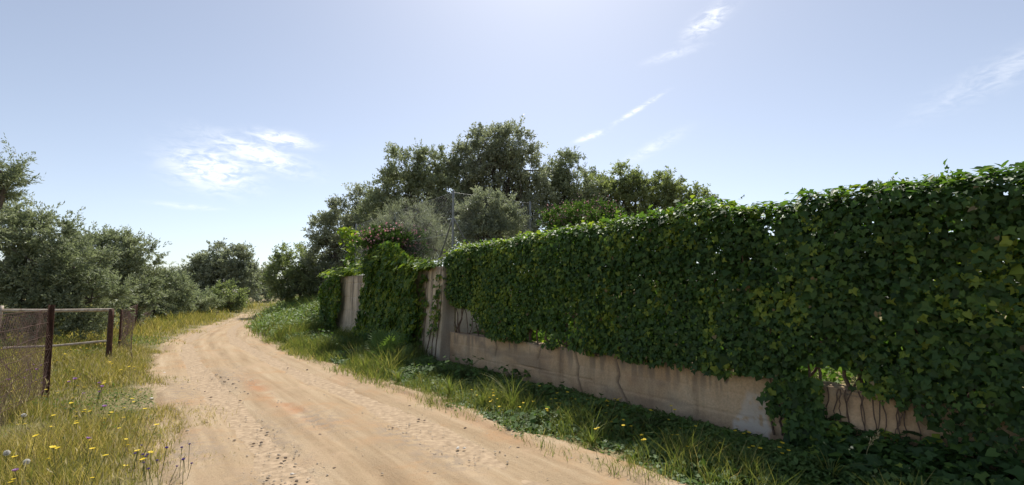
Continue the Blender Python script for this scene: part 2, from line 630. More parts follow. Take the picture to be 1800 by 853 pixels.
def scatter_leaves(P, ydir, nrm, length, width, template, tint):
    """copies of a leaf template at P with tip direction ydir and blade normal near nrm -> V, F, tint"""
    TV, TF = template
    y = unit(ydir)
    x = unit(np.cross(y, nrm))
    z = np.cross(x, y)
    N, k = len(P), len(TV)
    L = np.broadcast_to(np.asarray(length, float), (N,))[:, None, None]
    Wd = np.broadcast_to(np.asarray(width, float), (N,))[:, None, None]
    V = P[:, None, :] + Wd * TV[None, :, 0, None] * x[:, None, :] + L * TV[None, :, 1, None] * y[:, None, :] + L * TV[None, :, 2, None] * z[:, None, :]
    F = TF[None] + (np.arange(N) * k)[:, None, None]
    return V.reshape(-1, 3), F.reshape(-1, TF.shape[1]), np.repeat(np.broadcast_to(np.asarray(tint, float), (N,)), k)


def join(parts):
    V, F, T, n = [], [], [], 0
    for v, f, t in parts:
        V.append(v)
        F.append(f + n)
        T.append(t)
        n += len(v)
    return np.concatenate(V), np.concatenate(F), np.concatenate(T)


def rand_dirs(r, n):
    return unit(r.normal(size=(n, 3)))


# ------------------------------------------------------------------ the lane
L_PX = [(350, 853), (318, 770), (300, 720), (284, 672), (279, 640), (284, 617), (300, 600), (340, 580), (400, 563), (440, 548), (475, 537)]
R_PX = [(1190, 853), (1040, 800), (900, 750), (740, 690), (600, 648), (500, 612), (440, 590), (432, 578), (446, 563), (462, 550), (482, 540)]
left = [on_ground(*q)[:2] for q in L_PX]
right = [on_ground(*q)[:2] for q in R_PX]
left = [W(t, 0.35)[:2] for t in (-40, -15, -5, -1, 1)] + left
right = [W(t, 3.35)[:2] for t in (-40, -15, -5, -1, 1)] + right
left.append(left[-1] + (left[-1] - left[-2]) * 2.4)
right.append(right[-1] + (right[-1] - right[-2]) * 2.4)


def resample(P, n, ease=0.55):
    P = np.array(P, float)
    for _ in range(4):                                # Chaikin
        Q = np.empty((2 * len(P), 2))
        Q[0::2] = P * 0.75 + np.roll(P, -1, 0) * 0.25
        Q[1::2] = P * 0.25 + np.roll(P, -1, 0) * 0.75
        P = np.vstack([P[:1], Q[:-2], P[-1:]])
    s = np.r_[0, np.cumsum(np.linalg.norm(np.diff(P, axis=0), axis=1))]
    return P, s


LP, LS = resample(left, 0)
RP, RS = resample(right, 0)
# rows: dense where the lane is close
sl = np.r_[np.arange(0, 36, 1.0), np.arange(36, 62, 0.06), np.arange(62, 75, 0.12), np.arange(75, LS[-1], 0.5), LS[-1]]
fr_l = sl / LS[-1]
Lrow = np.stack([np.interp(sl, LS, LP[:, i]) for i in (0, 1)], 1)
# match right points by proportional arc between shared survey rows
keyL = np.array([np.argmin(np.linalg.norm(LP - q, axis=1)) for q in np.array(left)])
keyR = np.array([np.argmin(np.linalg.norm(RP - q, axis=1)) for q in np.array(right)])
tl, tr = [tp(P[:, 0], P[:, 1])[0] for P in (LP, RP)]
Rs = np.empty(len(sl))
for i, q in enumerate(Lrow):                          # the nearest point across the lane, kept monotonic
    dd = np.linalg.norm(RP - q, axis=1)
    Rs[i] = RS[np.argmin(dd)]
Rs = np.maximum.accumulate(Rs)
kern = np.ones(31) / 31
Rs = np.convolve(np.pad(Rs, 15, mode='edge'), kern, 'valid')
Rrow = np.stack([np.interp(Rs, RS, RP[:, i]) for i in (0, 1)], 1)
CEN = 0.5 * (Lrow + Rrow)
HALF = 0.5 * np.linalg.norm(Lrow - Rrow, axis=1)
sub = np.arange(0, len(CEN), 6)
CENs, HALFs = CEN[sub], HALF[sub]
TANs = unit(np.gradient(CENs, axis=0))


def road_off(x, y):
    """signed distance to the lane's centre line (right positive) and half width there"""
    x, y = np.asarray(x, float).ravel(), np.asarray(y, float).ravel()
    off, hw = np.empty(len(x)), np.empty(len(x))
    for a in range(0, len(x), 20000):
        q = np.stack([x[a:a + 20000], y[a:a + 20000]], 1)
        d2 = ((q[:, None, :] - CENs[None]) ** 2).sum(2)
        j = d2.argmin(1)
        v = q - CENs[j]
        t = TANs[j]
        off[a:a + 20000] = np.sign(v[:, 0] * t[:, 1] - v[:, 1] * t[:, 0]) * np.sqrt(d2[np.arange(len(j)), j])
        hw[a:a + 20000] = HALFs[j]
    return off, hw


WALL_END = 19.0        # where the tall wall ends


def ground_z(x, y):
    x, y = np.asarray(x, float), np.asarray(y, float)
    shp = x.shape
    x, y = x.ravel(), y.ravel()
    t, p = tp(x, y)
    off, hw = road_off(x, y)
    e = np.abs(off) - hw
    lump = (fbm(x * 0.9, y * 0.9, seed=3) - 0.5)
    z = smooth(0.0, 1.4, e) * np.where((off > 0) & (t < WALL_END - 3), -0.02 + 0.06 * lump, 0.05 + 0.10 * lump) - 0.012
    rightside = off > 0
    bank = smooth(0.1, 3.6, e) * 0.85 * smooth(WALL_END - 4, WALL_END + 4, t)
    z = z + np.where(rightside, bank, 0)
    terr = np.where(t < 9.5, 0.58, 1.9) * (1 - smooth(WALL_END - 2.5, WALL_END - 0.1, t))
    z = np.where((p > 5.42) & rightside & (t > -60), np.maximum(z, terr + 0.12 * lump * (t < WALL_END)), z)
    return z.reshape(shp)


def axis(segs):
    a = [np.arange(s, e, d) for s, e, d in segs]
    return np.concatenate(a)


T_AX = np.r_[-1500, -600, -200, -80, axis([(-40, -6, 2.0), (-6, 14, 0.14), (14, 34, 0.3), (34, 80, 1.0), (80, 200, 8)]), 9.47, 9.53, 260, 400, 700, 1500, 3000]
P_AX = np.r_[-3000, -1200, -500, -200, -100, axis([(-60, -12, 4), (-12, -3, 0.5), (-3, 5.3, 0.09), (6, 12, 0.5), (12, 60, 4)]), 5.36, 5.44, 5.6, 100, 200, 500, 1200, 3000]
T_AX, P_AX = np.unique(T_AX), np.unique(P_AX)
TT, PP = np.meshgrid(T_AX, P_AX, indexing='ij')
G = W(TT, PP)
gx, gy = G[..., 0], G[..., 1]
gz = ground_z(gx, gy)
far = smooth(60, 220, np.hypot(gx, gy))
gz = gz * (1 - far)
off, hw = road_off(gx, gy)
e = (np.abs(off) - hw).reshape(gx.shape)
nn = fbm(gx * 1.6, gy * 1.6, seed=8)
bare = np.clip(1 - smooth(-0.1, 0.5, e + (nn - 0.5) * 0.9), 0, 1)
a, b = gx.shape
idx = np.arange(a * b).reshape(a, b)
GF = np.stack([idx[:-1, :-1], idx[1:, :-1], idx[1:, 1:], idx[:-1, 1:]], -1).reshape(-1, 4)[:, ::-1]
me = mesh_uniform('ground', np.stack([gx, gy, gz], -1).reshape(-1, 3), GF, {'bare': bare.ravel()}, True)
tag(link('ground', me, M_GROUND), kind='structure')

# lane surface: ruts, crown and crumbs as relief
NV = 84
rows = len(Lrow)
vv = np.linspace(-0.06, 1.06, NV)
wob_l = (fbm(sl * 0.9, 0.0, seed=21) - 0.5) * 0.45
wob_r = (fbm(sl * 0.9, 5.0, seed=22) - 0.5) * 0.45
vec = Rrow - Lrow
wid = np.linalg.norm(vec, axis=1)
v2 = vv[None, :] * (1 + (wob_r - wob_l)[:, None] / wid[:, None]) + wob_l[:, None] / wid[:, None]
XY = Lrow[:, None, :] + v2[..., None] * vec[:, None, :]
X, Y = XY[..., 0], XY[..., 1]
dist = v2 * wid[:, None]
z = 0.006 + 0.028 * (fbm(X * 0.7, Y * 0.7, seed=31) - 0.5)
sgrid = np.broadcast_to(sl[:, None], X.shape)
for c0, wd, dp in ((0.62, 0.24, 0.048), (2.15, 0.26, 0.050), (1.25, 0.10, 0.020), (2.75, 0.10, 0.018)):
    cc = c0 / 3.0 * wid[:, None] + 0.12 * (fbm(sgrid * 0.25, c0 * 7, seed=33) - 0.5)
    z = z - dp * np.exp(-((dist - cc) / wd) ** 2) * (0.5 + fbm(sgrid * 0.6, c0, seed=34))
z = z + 0.018 * (fbm(X * 5, Y * 5, seed=35) - 0.5) + 0.004 * (fbm(X * 16, Y * 16, seed=36, o=2) - 0.5)
edge = np.minimum(vv + 0.06, 1.06 - vv) / 0.06
z = z + 0.012 - 0.06 * (1 - np.clip(edge, 0, 1))[None, :]
red = np.zeros_like(X)
for (px, py, la, lb) in ((455, 684, 1.5, 0.15), (510, 715, 1.1, 0.13), (600, 670, 0.9, 0.20), (840, 745, 1.3, 0.16), (700, 690, 0.8, 0.14), (330, 600, 1.0, 0.12)):
    q = on_ground(px, py)
    dx, dy = X - q[0], Y - q[1]
    u = dx * ALONG[0] + dy * ALONG[1]
    w = dx * ACROSS[0] + dy * ACROSS[1]
    k = (0.48 if px in (455, 510) else 0.15)
    red = np.maximum(red, k * np.exp(-((u / la) ** 2 + (w / lb) ** 2)) * smooth(0.25, 0.6, fbm(X * 4, Y * 4, seed=41)) * 1.5)
grit = np.zeros_like(X)
for (px, py, la, lb) in ((400, 665, 1.3, 0.30), (470, 770, 0.9, 0.25), (320, 690, 1.5, 0.25), (710, 770, 0.8, 0.25), (560, 740, 0.6, 0.3), (780, 800, 0.6, 0.3), (330, 790, 0.7, 0.35), (490, 840, 0.5, 0.3)):
    q = on_ground(px, py)
    dx, dy = X - q[0], Y - q[1]
    u = dx * ALONG[0] + dy * ALONG[1]
    w = dx * ACROSS[0] + dy * ACROSS[1]
    grit = np.maximum(grit, np.exp(-((u / la) ** 2 + (w / lb) ** 2)))
RIDX = np.arange(rows * NV).reshape(rows, NV)
RF = np.stack([RIDX[:-1, :-1], RIDX[:-1, 1:], RIDX[1:, 1:], RIDX[1:, :-1]], -1).reshape(-1, 4)
me = mesh_uniform('dirt_road', np.stack([X, Y, z], -1).reshape(-1, 3), RF, {'red_soil': np.clip(red, 0, 1).ravel(), 'grit': grit.ravel()}, True)
uvl = me.uv_layers.new(name='lane')
uvv = np.stack([sgrid.ravel(), dist.ravel()], 1)[RF.ravel()]
uvl.data.foreach_set('uv', uvv.astype(np.float32).ravel())
tag(link('dirt_road', me, M_ROAD), kind='structure')


def road_z(x, y):
    return 0.0


# ------------------------------------------------------------------ the low concrete wall under the ivy
def profile_grid(name, tax, prof, disp, attrs_fn):
    """wall swept along t with cross-section prof [(p, z)]; disp(t, p, z, front) -> dp, dz"""
    prof = np.array(prof, float)
    t = np.repeat(tax[:, None], len(prof), 1)
    p = np.repeat(prof[None, :, 0], len(tax), 0)
    zz = np.repeat(prof[None, :, 1], len(tax), 0)
    dp, dz = disp(t, p, zz)
    V = W(t, p + dp, zz + dz).reshape(-1, 3)
    a, b = t.shape
    ix = np.arange(a * b).reshape(a, b)
    F = np.stack([ix[:-1, :-1], ix[:-1, 1:], ix[1:, 1:], ix[1:, :-1]], -1).reshape(-1, 4)
    return V, F, attrs_fn(t, p, zz), ix


CRACKS = []
for pts in ([(1008, 612), (1016, 645), (1014, 660), (1022, 690)], [(1078, 620), (1088, 660), (1084, 672), (1100, 705), (1102, 720)], [(868, 588), (873, 612), (870, 626)],
            [(950, 612), (945, 632)], [(1280, 645), (1275, 672)], [(1040, 668), (980, 655), (900, 640)]):
    CRACKS.append([on_wall(x, y, 5.3) for x, y in pts])


def seg_dist(t, z, pts):
    best = np.full(t.shape, 9.0)
    for (a0, b0), (a1, b1) in zip(pts[:-1], pts[1:]):
        u = np.clip(((t - a0) * (a1 - a0) + (z - b0) * (b1 - b0)) / ((a1 - a0) ** 2 + (b1 - b0) ** 2), 0, 1)
        best = np.minimum(best, np.hypot(t - a0 - u * (a1 - a0), z - b0 - u * (b1 - b0)))
    return best


CAP = 0.67


def low_disp(t, p, z):
    front = (p < 5.31) & (z < CAP - 0.001)
    dp = np.where(front, 0.020 * (fbm(t * 1.5, z * 3, seed=51) - 0.5) + 0.008 * (fbm(t * 12, z * 12, seed=52) - 0.5), 0)
    for zb in (0.20, 0.43):                            # lines of the formwork boards
        dp = dp + np.where(front, 0.010 * np.exp(-((z - zb - 0.012 * (fbm(t * 0.8, zb, seed=5) - 0.5)) / 0.009) ** 2) * (fbm(t * 1.7, zb * 9, seed=6) > 0.45), 0)
    dp = dp + np.where(front & (z > 0.43), 0.006, 0)
    dz = np.where(z > CAP - 0.1, 0.05 * (fbm(t * 1.1, 0, seed=53) - 0.5) + 0.022 * (fbm(t * 7, p * 7, seed=54) - 0.5), 0)
    chip = smooth(0.60, 0.75, fbm(t * 3.1, 2.0, seed=55)) * np.where((z > CAP - 0.05) & (p < 5.36), 1, 0)
    dp = dp + 0.03 * chip
    dz = dz - 0.02 * chip
    for i, c in enumerate(CRACKS):
        jit = 0.02 * (fbm(t * 20, z * 20, seed=56) - 0.5)
        d = seg_dist(t + jit, z, c)
        wd = (0.016, 0.016, 0.012, 0.008, 0.008, 0.005)[i]
        dp = dp + np.where(p < 5.36, 0.05 * np.exp(-(d / wd) ** 2), 0)
    return dp, dz


def low_attrs(t, p, z):
    a0, b0 = on_wall(1322, 700, 5.3)
    a1, b1 = on_wall(1305, 745, 5.3)
    n1 = 1.5 * (fbm(t * 8, z * 8, seed=61, o=6) - 0.5)
    tl0 = on_wall(1283, 740, 5.3)[0]
    tr0 = on_wall(1356, 740, 5.3)[0]
    slope = (z - 0.05) * 0.45                          # slanting brush edge
    lw = smooth(0.0, 0.05, (tl0 - t) - slope + n1 * 0.10) * smooth(0.0, 0.06, t - tr0 + n1 * 0.1) * smooth(0.56, 0.44, z + n1 * 0.14)
    lw = lw * smooth(0.24, 0.46, fbm(t * 18, z * 18, seed=62)) * (0.7 + 0.3 * smooth(0.35, 0.1, z))
    st = smooth(0.16, -0.04, z + (fbm(t * 2.3, z * 5, seed=63) - 0.5) * 0.30) * 0.55
    st = np.maximum(st, 0.75 * smooth(0.58, 0.74, fbm(t * 2.1, z * 1.2, seed=64)) * smooth(0.25, 0.6, z))
    st = np.maximum(st, 0.6 * smooth(CAP - 0.06, CAP, z) * smooth(0.4, 0.65, fbm(t * 3, 0, seed=65)))
    st = np.maximum(st, 0.45 * smooth(0.48, 0.62, fbm(t * 0.9, z * 2.5, seed=66)))
    st = np.maximum(st, 0.75 * smooth(0.56, 0.68, fbm(t * 9, z * 1.0, seed=67)) * smooth(0.2, 0.66, z))
    for c in CRACKS[:5]:
        st = np.maximum(st, 0.8 * np.exp(-(seg_dist(t + 0.02 * (fbm(t * 20, z * 20, seed=56) - 0.5), z, c) / 0.022) ** 2))
    return {'limewash': np.clip(lw, 0, 1) * 0.80, 'stain': np.clip(st * 0.85 * (1 - lw), 0, 0.8)}


tax = np.unique(np.r_[np.arange(-9, -1, 0.05), np.arange(-1, 9.49, 0.017), 9.49])
prof = [(5.30, zz) for zz in np.linspace(-0.25, CAP, 54)] + [(pp, CAP) for pp in np.linspace(5.315, 5.55, 14)] + [(5.55, zz) for zz in (0.5, 0.2)]
V, F, at, _ = profile_grid('low_wall', tax, prof, low_disp, low_attrs)
base = W(4.0, 5.42, 0)
me = mesh_uniform('low_wall', V, F, {k: v.ravel() for k, v in at.items()}, False, base)
tag(link('low_wall', me, M_CONC, loc=base), 'long low cracked concrete wall below the ivy hedge, with a whitewashed patch', 'wall', kind='thing')

# ------------------------------------------------------------------ the tall concrete wall further on, with its return into the garden
TOP = 2.16


def tall_disp(t, p, z):
    front = p < 5.2
    dp = np.where(front, 0.025 * (fbm(t * 1.1, z * 2, seed=71) - 0.5) + 0.012 * (fbm(t * 9, z * 9, seed=72) - 0.5), 0)
    for zb in (0.5, 0.95, 1.4, 1.85):
        dp = dp + np.where(front, 0.014 * np.exp(-((z - zb) / 0.016) ** 2), 0)
    dz = np.where(z > TOP - 0.05, 0.05 * (fbm(t * 1.6, p, seed=73) - 0.5) - 0.012 * (t - 9.5), 0)
    d = seg_dist(t, z, [on_wall(752, 470, 5.1), on_wall(756, 520, 5.05), on_wall(752, 600, 4.95)])
    dp = dp + np.where(front, 0.05 * np.exp(-(d / 0.014) ** 2), 0)
    return dp, dz


def tall_attrs(t, p, z):
    st = 0.95 * smooth(0.52, 0.66, fbm(t * 7.0, z * 0.7, seed=75)) * smooth(0.2, 1.6, z)
    st = np.maximum(st, 0.7 * smooth(TOP - 0.25, TOP, z + 0.2 * (fbm(t * 6, 1, seed=76) - 0.5)))
    st = np.maximum(st, 0.5 * smooth(0.35, 0.0, z))
    return {'limewash': np.zeros_like(t), 'stain': np.clip(st, 0, 0.75)}


tax = np.unique(np.r_[np.arange(9.5, WALL_END, 0.035), WALL_END])
fr = []
for zz in np.linspace(-0.25, TOP, 70):
    batter = 0.05 * smooth(1.6, 0.0, zz)
    fr.append((5.10 - batter, zz))
prof = fr + [(pp, TOP) for pp in np.linspace(5.12, 5.42, 8)] + [(5.42, 0.2)]
V, F, at, ix = profile_grid('tall_wall', tax, prof, tall_disp, tall_attrs)
V, F = list(map(tuple, V)), [tuple(f) for f in F]
base = W(12.0, 5.3, 0)
endF = [tuple(ix[0, :]), tuple(ix[-1, ::-1])]
tw = thing('tall_wall', base, 'tall stained concrete retaining wall beyond the hedge, half hidden by ivy', 'wall', kind='thing')
me = mesh_py('wall_face', V, F + endF, base)
for k, v in at.items():
    A = me.attributes.new(k, 'FLOAT', 'POINT')
    A.data.foreach_set('value', v.ravel().astype(np.float32))
link('wall_face', me, M_PALECONC, tw)
# return wall at t = 9.5 into the garden
V, F = [], []
pa = np.linspace(5.43, 9.5, 60)
za = np.linspace(-0.2, 2.05, 40)
PPa, ZZa = np.meshgrid(pa, za, indexing='ij')
tt = 9.47 + 0.02 * (fbm(PPa * 2, ZZa * 2, seed=77) - 0.5)
V = W(tt, PPa, ZZa).reshape(-1, 3)
i2 = np.arange(60 * 40).reshape(60, 40)
F = np.stack([i2[:-1, :-1], i2[1:, :-1], i2[1:, 1:], i2[:-1, 1:]], -1).reshape(-1, 4)
nb = len(V)
V = np.vstack([V, W(9.65, pa, 2.05), W(9.65, pa, 0.3)])
Fl = [tuple(f) for f in F]
for i in range(59):
    Fl.append((int(i2[i, -1]), int(i2[i + 1, -1]), nb + i + 1, nb + i))
    Fl.append((nb + i, nb + i + 1, nb + 60 + i + 1, nb + 60 + i))
me = mesh_py('return_wall', V, Fl, base)
link('return_wall', me, M_PALECONC, tw)

# ------------------------------------------------------------------ fences
def chain_link(P0, P1, z0, z1, pitch=0.06, rad=0.0016, sag=0.0, seed=0, sides=3, nsub=6, base=None, horizontals=0):
    """woven wire between two plan points: diagonal wires both ways, each a thin tube"""
    P0, P1 = np.array(P0, float), np.array(P1, float)
    Lh = np.linalg.norm(P1[:2] - P0[:2])
    H = z1 - z0
    tb = Tubes()
    nrm = unit(np.array([-(P1 - P0)[1], (P1 - P0)[0], 0.0]))

    def pt(u, w):
        bow = sag * (fbm(u * 1.3 + 0.1 * seed, w * 1.3, seed=80 + seed) - 0.5) * 2
        zz = z0 + (P0[2] + (P1[2] - P0[2]) * u / Lh) + w
        return np.stack([P0[0] + (P1[0] - P0[0]) * u / Lh + nrm[0] * bow, P0[1] + (P1[1] - P0[1]) * u / Lh + nrm[1] * bow, zz - np.abs(bow) * 0.25], -1)
    for sgn in (1, -1):
        n = int((Lh + H) / pitch)
        for i in range(n):
            c = i * pitch
            if sgn > 0:
                u0, u1 = max(c - H, 0), min(c, Lh)
                w0, w1 = u0 - (c - H), u1 - (c - H)
            else:
                u0, u1 = max(c - H, 0), min(c, Lh)
                w0, w1 = c - u0, c - u1
            if u1 - u0 < 0.02:
                continue
            k = max(2, int((u1 - u0) / 0.25 * nsub / 6) + 2)
            tb.add(pt(np.linspace(u0, u1, k), np.linspace(w0, w1, k)), rad, sides)
    for w in np.linspace(0.0, H, max(horizontals, 2)):
        tb.add(pt(np.linspace(0, Lh, 14), np.full(14, w)), rad * 2.4, sides)
    return tb.build('wire_mesh', base, False)


def post_mesh(name, p0, p1, r0, r1, base, sides=8, cap=True):
    tb = Tubes()
    p0, p1 = np.array(p0, float), np.array(p1, float)
    k = 9
    q = p0 + (p1 - p0) * np.linspace(0, 1, k)[:, None]
    rr = np.linspace(r0, r1, k)
    if cap:
        q = np.vstack([q, p1 + unit(p1 - p0) * 0.002])
        rr = np.r_[rr, r1 * 0.02]
    tb.add(q, rr, sides)
    return tb.build(name, base, False)


def angle_iron(name, p0, p1, w, th, face, base):
    """L-shaped steel post"""
    p0, p1 = np.array(p0, float), np.array(p1, float)
    a = unit(np.array(face, float))
    b = unit(np.cross(a, p1 - p0))
    prof = [(0, 0), (w, 0), (w, th), (th, th), (th, w), (0, w)]
    V = [p + a * x + b * y for p in (p0, p1) for x, y in prof]
    n = 6
    F = [(i, (i + 1) % n, n + (i + 1) % n, n + i) for i in range(n)] + [tuple(range(n))[::-1], tuple(range(n, 2 * n))]
    return mesh_py(name, V, F, base)


# rusty netting fence beside the verge, near end
pA = on_ground(78, 712)
pA_top = at_depth(89, 536, pA[1] + 0.02)
tA, ppA = tp(pA[0], pA[1])
pN = W(tA - 2.9, ppA - 0.25)
nf = thing('netting_fence', pA, 'rusty brown wire netting fence on a thin rusty post, closest to the camera', 'fence')
link('post', angle_iron('post', pA - [0, 0, 0.2], pA_top, 0.055, 0.008, (1, 0.25, 0), pA), M_RUST, nf)
link('post', angle_iron('post', pN - [0, 0, 0.2], pN + [0, 0, 1.36], 0.055, 0.008, (1, 0.25, 0), pA), M_RUST, nf)
link('wire_mesh', chain_link(pA + [-0.02, 0, 0], pN, 0.04, 1.34, 0.062, 0.0019, 0.10, 1, base=pA, horizontals=8), M_RUSTWIRE, nf)
link('loose_netting', chain_link(pA + [-0.06, -0.05, 0], pN + [-0.1, 0, 0], 0.30, 1.30, 0.11, 0.0016, 0.22, 5, base=pA, horizontals=5), M_RUSTWIRE, nf)

# old steel gate, swung open
pB = on_ground(190, 646)
dB = pB[1]
pB_top = at_depth(196, 543, dB)
pC_top = at_depth(2, 541, dB - 0.1)
pC = np.array([pC_top[0] - 0.08, pC_top[1], 0.0])
gate = thing('steel_gate', pB, 'open rusty steel gate frame with two pale rails beside the fence', 'gate')
link('gate_post', post_mesh('gate_post', pB - [0, 0, 0.2], pB_top, 0.058, 0.055, pB, 4), M_RUST, gate, )
link('gate_post', post_mesh('gate_post', pC - [0, 0, 0.2], pC_top + [0, 0, 0.04], 0.05, 0.05, pB, 4), M_RAIL, gate)
ra, rb = at_depth(198, 545, dB), at_depth(6, 546, dB - 0.1)
tb = Tubes()
tb.add([ra, (ra + rb) / 2 - [0, 0, 0.01], rb], 0.034, 8)
link('top_rail', tb.build('top_rail', pB), M_RAIL, gate)
ra, rb = at_depth(192, 599, dB), at_depth(6, 612, dB - 0.1)
tb = Tubes()
tb.add([ra, (ra + rb) / 2 - [0, 0, 0.03], rb], 0.024, 8)
link('lower_rail', tb.build('lower_rail', pB), M_RAIL, gate)

# netting fence that follows the lane away from the gate
ff = thing('netting_fence', pB + [0, 0.3, 0], 'distant run of rusty netting fence following the lane past the gate post', 'fence')
fb = ff.location
fpts = [pB + np.array([0.1, 0.5, 0]), on_ground(209, 618), on_ground(236, 585), on_ground(262, 566), on_ground(285, 556)]
for i, q in enumerate(fpts):
    q = np.array([q[0], q[1], 0.0])
    fpts[i] = q
    if i:
        link('post', post_mesh('post', q - [0, 0, 0.2], q + [0.02 * (-1) ** i, 0, 1.10], 0.026, 0.024, fb, 6), M_RUST, ff)
for i in range(len(fpts) - 1):
    link('wire_mesh', chain_link(fpts[i], fpts[i + 1], 0.05, 1.06, 0.12 + 0.05 * i, 0.0018 + 0.0008 * i, 0.06, 10 + i, base=fb, horizontals=5), M_RUSTWIRE, ff)

# galvanised chain-link fence on the tall wall, turning in at the corner
FP = 5.8
TC, FT = on_wall(797, 335, FP)
c0 = W(TC, FP)
cf = thing('chain_link_fence', W(TC, FP, 2.1), 'tall galvanised chain-link fence with braced corner post on the concrete wall', 'fence')
cb = cf.location
link('corner_post', post_mesh('corner_post', c0 + [0, 0, 2.0], c0 + [0, 0, FT], 0.029, 0.029, cb, 8), M_ZINC, cf)
tL = on_wall(625, 430, FP)[0]
lp = W(tL, FP)
link('post', post_mesh('post', lp + [0, 0, 1.9], lp + [0, 0, FT], 0.03, 0.03, cb, 8), M_ZINC, cf)
mp = W((TC + tL) / 2, FP)
link('post', post_mesh('post', mp + [0, 0, 1.9], mp + [0, 0, FT], 0.022, 0.022, cb, 8), M_ZINC, cf)
rp = W(TC, 8.3)
link('post', post_mesh('post', rp + [0, 0, 1.8], rp + [0, 0, FT], 0.028, 0.028, cb, 8), M_ZINC, cf)
link('brace', post_mesh('brace', W(TC + 0.95, FP, 2.05), c0 + [0, 0, 3.45], 0.021, 0.021, cb, 8), M_ZINC, cf)
link('brace', post_mesh('brace', W(TC, 6.8, 1.9), c0 + [0, 0, 3.45], 0.021, 0.021, cb, 8), M_ZINC, cf)
link('wire_mesh', chain_link(c0, lp, 2.0, FT - 0.05, 0.085, 0.0014, 0.03, 20, base=cb, horizontals=3), M_ZINCWIRE, cf)
link('wire_mesh', chain_link(c0, rp, 2.05, FT - 0.05, 0.085, 0.0014, 0.03, 21, base=cb, horizontals=3), M_ZINCWIRE, cf)


# ------------------------------------------------------------------ ivy
def ivy_leaf_set(r, P, out, size, template, droop=0.75, tint_bias=0.0):
    n = len(P)
    nrm = unit(out + 0.55 * rand_dirs(r, n) + np.array([0, 0, 0.35]))
    y = np.tile([0, 0, -1.0], (n, 1)) * droop + 0.75 * rand_dirs(r, n) + 0.25 * out
    y = y - (y * nrm).sum(1)[:, None] * nrm
    tq, _ = tp(P[:, 0], P[:, 1])
    patch = smooth(0.54, 0.70, fbm(tq * 2.6, P[:, 2] * 2.6, 0.0, seed=97))
    tint = np.clip(0.33 + 0.18 * r.normal(size=n) + tint_bias + 0.24 * smooth(2.0, 8.0, tq) + 0.55 * patch * (r.random(n) < 0.55) + 0.5 * (r.random(n) < 0.03), 0, 1)  # paler towards the far end: grazing scattered light painted into the tint
    L = size * (0.55 + 1.0 * r.random(n) ** 1.5)
    return scatter_leaves(P, y, nrm, L, L * (0.85 + 0.3 * r.random(n)), template, tint)


TOP_PX = [(786, 447), (800, 437), (850, 427), (900, 420), (950, 410), (1000, 401), (1080, 389), (1170, 372), (1225, 354), (1250, 352), (1290, 366), (1340, 362), (1388, 358),
          (1402, 347), (1470, 338), (1560, 326), (1600, 322), (1650, 316), (1740, 301), (1800, 289)]
tz = sorted(on_wall(x, y, 5.2) for x, y in TOP_PX)
HT_T, HT_Z = np.array([a for a, _ in tz]), np.array([b for _, b in tz])
BOT_PX = [(788, 520), (800, 538), (830, 548), (850, 582), (870, 594), (920, 604), (1000, 613), (1060, 622), (1110, 632), (1180, 640), (1250, 650), (1340, 658), (1420, 655), (1500, 675),
          (1560, 706), (1640, 748), (1720, 782), (1800, 806)]
tb_ = sorted(on_wall(x, y, 5.25) for x, y in BOT_PX)
HB_T, HB_Z = np.array([a for a, _ in tb_]), np.array([b for _, b in tb_])
HOLES = [(1688, 388, 0.15, 0.10, 0.75), (942, 592, 0.34, 0.16, 0.97), (985, 596, 0.34, 0.10, 0.8), (1450, 655, 0.34, 0.09, 1.0), (1345, 395, 0.16, 0.22, 0.70), (1330, 470, 0.10, 0.12, 0.6), (905, 505, 0.16, 0.45, 0.55),
         (1000, 550, 0.22, 0.25, 0.5), (1010, 575, 0.25, 0.10, 0.75), (1560, 590, 0.10, 0.08, 0.5), (1290, 560, 0.08, 0.06, 0.4), (960, 520, 0.12, 0.2, 0.5)]
HOLES = [(*on_wall(x, y, 5.25), a, b, k) for x, y, a, b, k in HOLES]


def hedge_keep(t, z, r):
    keep = np.ones(len(t), bool)
    for ht, hz, a, b, k in HOLES:
        keep &= ~((((t - ht) / a) ** 2 + ((z - hz) / b) ** 2 < 1) & (r.random(len(t)) < k))
    return keep


T0H, T1H = -4.2, 9.62
parts_big, parts = [], []
r = rng_of(101)


def hedge_layer(n, p_mid, p_j, outsign, size, bias, seed):
    r = rng_of(seed)
    t = r.uniform(T0H, T1H, n)
    top = np.interp(t, HT_T, HT_Z) + 0.05 * (fbm(t * 5, 1.0, seed=91) - 0.5)
    bot = np.interp(t, HB_T, HB_Z) + 0.14 * (fbm(t * 3, 7.0, seed=92) - 0.5)
    z = bot + (top - bot) * r.random(n)
    bulge = 0.28 * (fbm(t * 1.1, z * 1.1, seed=93) - 0.48) + 0.10 * (fbm(t * 3.5, z * 3.5, seed=94) - 0.5)
    # rounded top and thinner foot
    edge = np.clip((top - z) / 0.22, 0, 1)
    p = p_mid + outsign * (bulge * np.sqrt(edge) - 0.16 * (1 - np.sqrt(1 - (1 - edge) ** 2))) + p_j * r.normal(size=n)
    keep = hedge_keep(t, z, r) | ((outsign > 0) & (z > 1.0))
    # ragged foot
    keep &= (z - bot > 0.10 * r.random(n) ** 2) | (r.random(n) < 0.5)
    t, z, p, edge = t[keep], z[keep], p[keep], edge[keep]
    out = unit(W(np.zeros(len(t)), np.full(len(t), float(outsign))) + np.array([0, 0, 1.0]) * (1 - edge)[:, None] * 1.6)
    return t, W(t, p, z), out, bias


